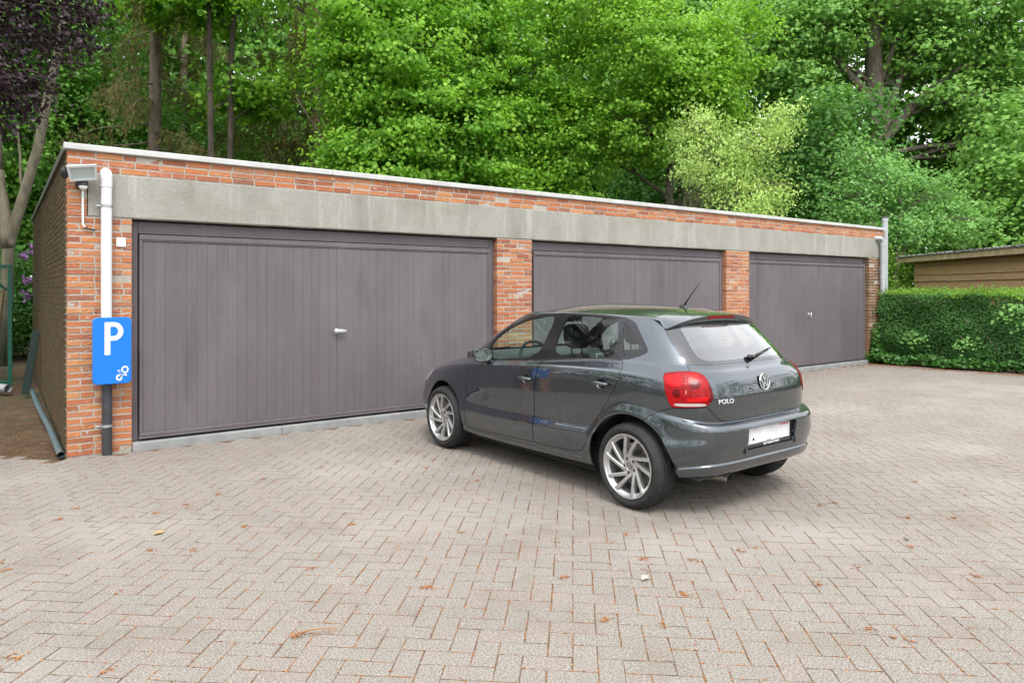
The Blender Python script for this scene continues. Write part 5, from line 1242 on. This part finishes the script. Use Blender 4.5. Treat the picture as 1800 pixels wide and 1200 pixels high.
for k, (x, y, z_, r, lb) in enumerate(((-.6, 20.5, 1.6, 1.5, 'dark green undergrowth behind the green gate'), (2.0, 20.2, 1.8, 1.6, 'dark green undergrowth behind the garage corner'), (-2.6, 17.5, 1.4, 1.5, 'dark green shrub left of the gate'))):
    tree('dark_shrub', lb, (x, y, 0), (x, y, z_), .04, .015, [(x, y, z_, r, 1.1, 1.3), (x+.4, y+.3, z_*.5, r*1.1, 1.1, .9)], LF['dark'], BK['dark'], 80+k, 160, 42, .11, 2, 'shrub', 'shrubs beyond the side passage', spray=.3, twigs=5)
for k, (x, y, h, lb) in enumerate(((2.2, 27.5, 12, 'leafy green tree filling the gap behind the nearest spruce'), (-1.6, 25.5, 11, 'leafy green tree behind the copper beech'), (5.4, 27.0, 8.5, 'low leafy green tree between the spruces'), (35.0, 20.5, 17, 'tall leafy tree directly behind the oak trunk'), (38.5, 15.5, 16, 'tall leafy tree behind the oak limbs at the right edge'))):
    tree('leafy_tree', lb, (x, y, 0), (x, y, h), .15, .06, [(x, y, h*.85, 2.3+.1*max(0, h-10), 1.9, h*.20), (x-1.0, y, h*.6, 2.0, 1.6, h*.17), (x+1.1, y-.3, h*.55, 2.0, 1.6, h*.16), (x, y-.3, h*.33, 2.2, 1.5, h*.15)], LF['wood'], BK['dark'], 95+k, 420, 42, .14, 2, 'tree', 'leafy trees filling the wood', spray=.40 if h < 14 else .7, twigs=6)
# ================================================================ hedge and ivy
hx0, hx1, hy0, hy1, hz1 = 15.32, 16.35, -3.5, 7.62, 1.47
hd = empty('clipped_hedge', (15.8, 3.0, 0)); tag(hd, 'clipped green hedge with fresh yellow-green tops along the right side of the yard', 'hedge'); hb = np.array([15.8, 3.0, 0])
mb = MB(); q = np.random.default_rng(3); 
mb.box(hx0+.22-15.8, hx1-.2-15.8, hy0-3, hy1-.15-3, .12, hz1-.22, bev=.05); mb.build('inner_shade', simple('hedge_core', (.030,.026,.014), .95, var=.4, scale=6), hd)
mb = MB()
for k in range(60):
    y = q.uniform(3.0, 7.5) if k < 45 else q.uniform(-3, 3); x = hx0+q.uniform(.06, .25); limb(mb, np.array([x+.05, y, -.02])-hb, np.array([x+q.normal(0, .06), y+q.normal(0, .2), q.uniform(.5, 1.2)])-hb, .014, .005, 500+k, 6, .10, 6)
tag(mb.build('stems', BK['grey'], hd, smooth=True), kind='stuff')
def hedge_face(n, y0, y1, seed):
    q = np.random.default_rng(seed); y = q.uniform(y0, y1, n); z_ = .16+(hz1-.16)*q.random(n)**.92
    bul = .05*np.sin(y*2.1+z_*1.5)+.04*np.sin(y*5.3-z_*4)+.03*np.sin(z_*9+y*1.7); x = hx0+bul+np.abs(q.normal(0, .085, n))+.10*np.clip((.35-z_)/.3, 0, 1)
    th = np.sin(y*3.1+1)*np.sin(z_*5+y*1.3); k = q.random(n) < np.clip(.85+.5*th, .25, 1); return np.c_[x, y, z_][k]
C = np.concatenate([hedge_face(52000, 2.2, hy1, 1), hedge_face(14000, hy0, 2.2, 2)])
q = np.random.default_rng(4); n = 5200; E = np.c_[q.uniform(hx0+.05, hx1, n), hy1+.02-np.abs(q.normal(0, .06, n)), q.uniform(.1, hz1, n)]; C = np.concatenate([C, E])
V, F = leaves(C-hb, np.tile([-.8, 0, .55], (len(C), 1)), .046, 5, 2, .36); np_obj('foliage', V, F, LF['hedge'], hd)
n = 22000; y = np.where(q.random(n) < .75, q.uniform(2.0, hy1+.03, n), q.uniform(hy0, 2.0, n)); x = q.uniform(hx0-.03, hx1, n); hgt = .035*np.sin(y*4.3+x*3)+.03*np.sin(y*11+x*7)
C = np.c_[x, y, hz1-.05+hgt+np.abs(q.normal(0, .065, n))]; V, F = leaves(C-hb, np.tile([-.3, 0, .8], (n, 1)), .050, 6, 2, .26, droop=-.9); np_obj('new_growth', V, F, LF['shoot'], hd)
C = np.concatenate([np.array(c)+q.normal(0, (.05, .13, .07), (46, 3)) for c in ((15.25, 5.05, 1.22), (15.26, 4.95, .88), (15.27, 5.2, 1.05), (15.25, 6.9, .55), (15.26, 5.9, .5))]); V, F = leaves(C-hb, np.tile([-.7, 0, .6], (len(C), 1)), .075, 7, 2, .4); np_obj('broad_leaves', V, F, LF['young'], hd)
n = 6500; q = np.random.default_rng(8); y = q.uniform(1.5, 7.75, n); ex = np.interp(y, [1.5, 4.4, 6.1, 7.75], [15.62, 15.36, 14.98, 14.86])
C = np.c_[ex+.50*q.random(n)**.9+.05*np.sin(y*5), y, .03+.16*q.random(n)*np.clip(1.2-np.abs(q.normal(0, .5, n)), .2, 1)+.05*np.sin(y*4)**2]
C2 = np.c_[q.uniform(14.98, 15.5, 900), FY-.03-np.abs(q.normal(0, .06, 900)), np.abs(q.normal(0, .32, 900))]; C = np.concatenate([C, C2])
V, F = leaves(C, np.tile([-.3, -.1, .85], (len(C), 1)), .075, 9, 4, .44); o = np_obj('ivy_cover', V, F, LF['ivy']); tag(o, 'glossy ivy creeping along the foot of the hedge', 'ivy', kind='stuff')
# ================================================================ far wood all round the clearing (also what the car body mirrors)
def wood(name, label, spots, seed, nspray, per, size, mat):
    ells = []
    q = np.random.default_rng(seed)
    for (x, y, r, h) in spots: ells += [(x, y, h*.62, r, r, h*.40), (x+q.normal(0, 1), y+q.normal(0, 1), h*.25, r*1.05, r*1.05, h*.25)]
    C, Nm = crown_points(ells, nspray, per, seed, .75, .5, (.75, 1.04)); V, F = leaves(C, Nm, size, seed, 2, .42); o = np_obj(name, V, F, mat); tag(o, label, 'woodland', kind='stuff')
q = np.random.default_rng(77)
wood('woodland', 'dense green woodland filling the background behind all the trees', [(x, y, q.uniform(3.4, 4.4), q.uniform(17, 23)) for x, y in ((-6, 30), (-3, 32), (0, 31), (3, 34), (6, 36), (10, 35), (14, 33), (18, 30), (22, 27.5), (26, 26), (29, 25), (33, 24), (37, 21), (40, 17), (43, 11))], 90, 7200, 30, .40, LF['wood'])
wood('woodland_edge', 'leafy woodland edge left of and behind the yard, mirrored in the car', [(x, y, q.uniform(2.4, 3.4), q.uniform(8, 12)) for x, y in ((-9, 24), (-11, 18), (-13, 12), (-14.5, 6), (-15, 0), (-14, -6), (-11, -12), (-5, -16), (2, -18), (9, -18), (16, -16), (22, -12), (27, -6), (31, 0))], 91, 1500, 24, .30, LF['dark'])
# ================================================================ litter on the paving: needles, catkins, leaves
t = NT('needle_litter'); c = t.ramp(t.rand(), [(0, (.28,.10,.03)), (.4, (.44,.17,.05)), (.7, (.52,.24,.08)), (1, (.34,.19,.09))]); m_lit = t.done(t.bsdf(Base_Color=c, Roughness=.9))
q = np.random.default_rng(15)
# along the joints: pick random paver edges
n = 95000; ids = q.integers(0, npv, n); dd = np.hypot(cx[ids, 0], cx[ids, 1]); ids = ids[q.random(n) < np.clip(3.5/dd, .12, 1)]; n = len(ids)
side_ = q.integers(0, 4, n); al = q.uniform(-1, 1, n); lx_ = np.where(side_ < 2, al*UW, np.where(side_ == 2, UW, -UW)); ly_ = np.where(side_ < 2, np.where(side_ == 0, UW/2, -UW/2), al*UW/2)
cc, ss = np.cos(prot[ids]), np.sin(prot[ids]); J_ = np.c_[cx[ids, 0]+lx_*cc-ly_*ss, cx[ids, 1]+lx_*ss+ly_*cc]
msk = .5+.5*np.sin(J_[:, 0]*1.7+np.sin(J_[:, 1]*1.3)*2)*np.sin(J_[:, 1]*1.9+.6); J_ = J_[q.random(n) < .25+.75*msk]
cl = np.concatenate([np.array(c)+q.normal(0, .016, (k, 2)) for c, k in zip(np.c_[q.uniform(-.5, 6, 90), q.uniform(1.2, 6, 90)], q.integers(5, 22, 90))])
wl = np.c_[q.uniform(-.6, .5, 2600), 7.55+np.abs(q.normal(0, 2.6, 2600))]; wl = wl[wl[:, 1] < 14]
hl = np.c_[np.interp(yy := q.uniform(2.5, 7.5, 5200), [2.5, 4.4, 6.1, 7.6], [15.55, 15.36, 14.98, 14.86])-np.abs(q.normal(0, .20, 5200)), yy]; gl = np.c_[q.uniform(9.5, 15, 1500), FY-.06-np.abs(q.normal(0, .35, 1500))]
A = np.concatenate([J_, cl, wl, hl, gl]); n = len(A); zl = np.where((A[:, 1] > 7.62) | (A[:, 0] > 15.5), -.05, .003); zl[:len(J_)] = -.0004
an = q.uniform(0, math.pi, n); L_ = q.uniform(.005, .017, n); w_ = q.uniform(.0018, .0042, n); dx, dy = np.cos(an)*L_, np.sin(an)*L_; px_, py_ = -np.sin(an)*w_, np.cos(an)*w_; ez = q.uniform(.0, .003, n)
V = np.stack([np.c_[A[:, 0]-dx, A[:, 1]-dy, zl], np.c_[A[:, 0]+px_, A[:, 1]+py_, zl+ez], np.c_[A[:, 0]+dx, A[:, 1]+dy, zl], np.c_[A[:, 0]-px_, A[:, 1]-py_, zl+ez*.5]], 1)
F = (np.array([(0, 1, 2), (0, 2, 3)])[None]+(np.arange(n)*4)[:, None, None]).reshape(-1, 3); V[:, [1, 3], 2] += .002
o = np_obj('needle_litter', V.reshape(-1, 3), F, m_lit); tag(o, 'fallen orange-brown needles and catkins scattered in the paving joints', 'litter', kind='stuff')
# single fallen things big enough to point at
m_leafdry = simple('dry_leaf', (.36,.34,.29), .8); m_twig = simple('dry_twig', (.34,.15,.06), .9, var=.3); m_leafg = simple('fallen_green_leaf', (.16,.24,.06), .6)
def flat_leaf(x, y, L, rot, mat, label, name='fallen_leaf'):
    pts = [(-.5, 0, .004), (-.25, .2, .012), (.1, .24, .016), (.5, 0, .006), (.1, -.24, .004), (-.25, -.2, .010), (0, 0, .002)]
    V = [(a*L, b*L, c+.001) for a, b, c in pts]; F = [(6, i, (i+1) % 6) for i in range(6)]
    o = np_obj(name, V, np.array(F), mat); o.location = (x, y, .003); o.rotation_euler = (0, 0, rot); tag(o, label, 'leaf')
flat_leaf(2.80, 2.64, .075, .3, m_leafdry, 'pale dry leaf lying on the paving in front of the car')
flat_leaf(4.55, 2.10, .05, 1.2, m_leafg, 'small green leaf on the paving right of the car tail')
flat_leaf(.82, 4.95, .085, .5, simple('tan_leaf', (.36,.25,.12), .8), 'tan dry leaf on the paving in front of the first garage door')
o = MB(); q = np.random.default_rng(2); limb(o, (0, 0, .008), (.20, .02, .010), .004, .002, 1, 8, .06, 6)
for k in range(10): limb(o, (.02*k, .002*k, .008), (.02*k+q.normal(0, .02), q.normal(0, .03), .010), .002, .001, 30+k, 3, .1, 4)
o = o.build('fallen_twig', m_twig, None); o.location = (1.05, 3.12, 0); o.rotation_euler = (0, 0, R(-20)); tag(o, 'thin reddish-brown fallen twig on the paving at lower left of the yard', 'twig')
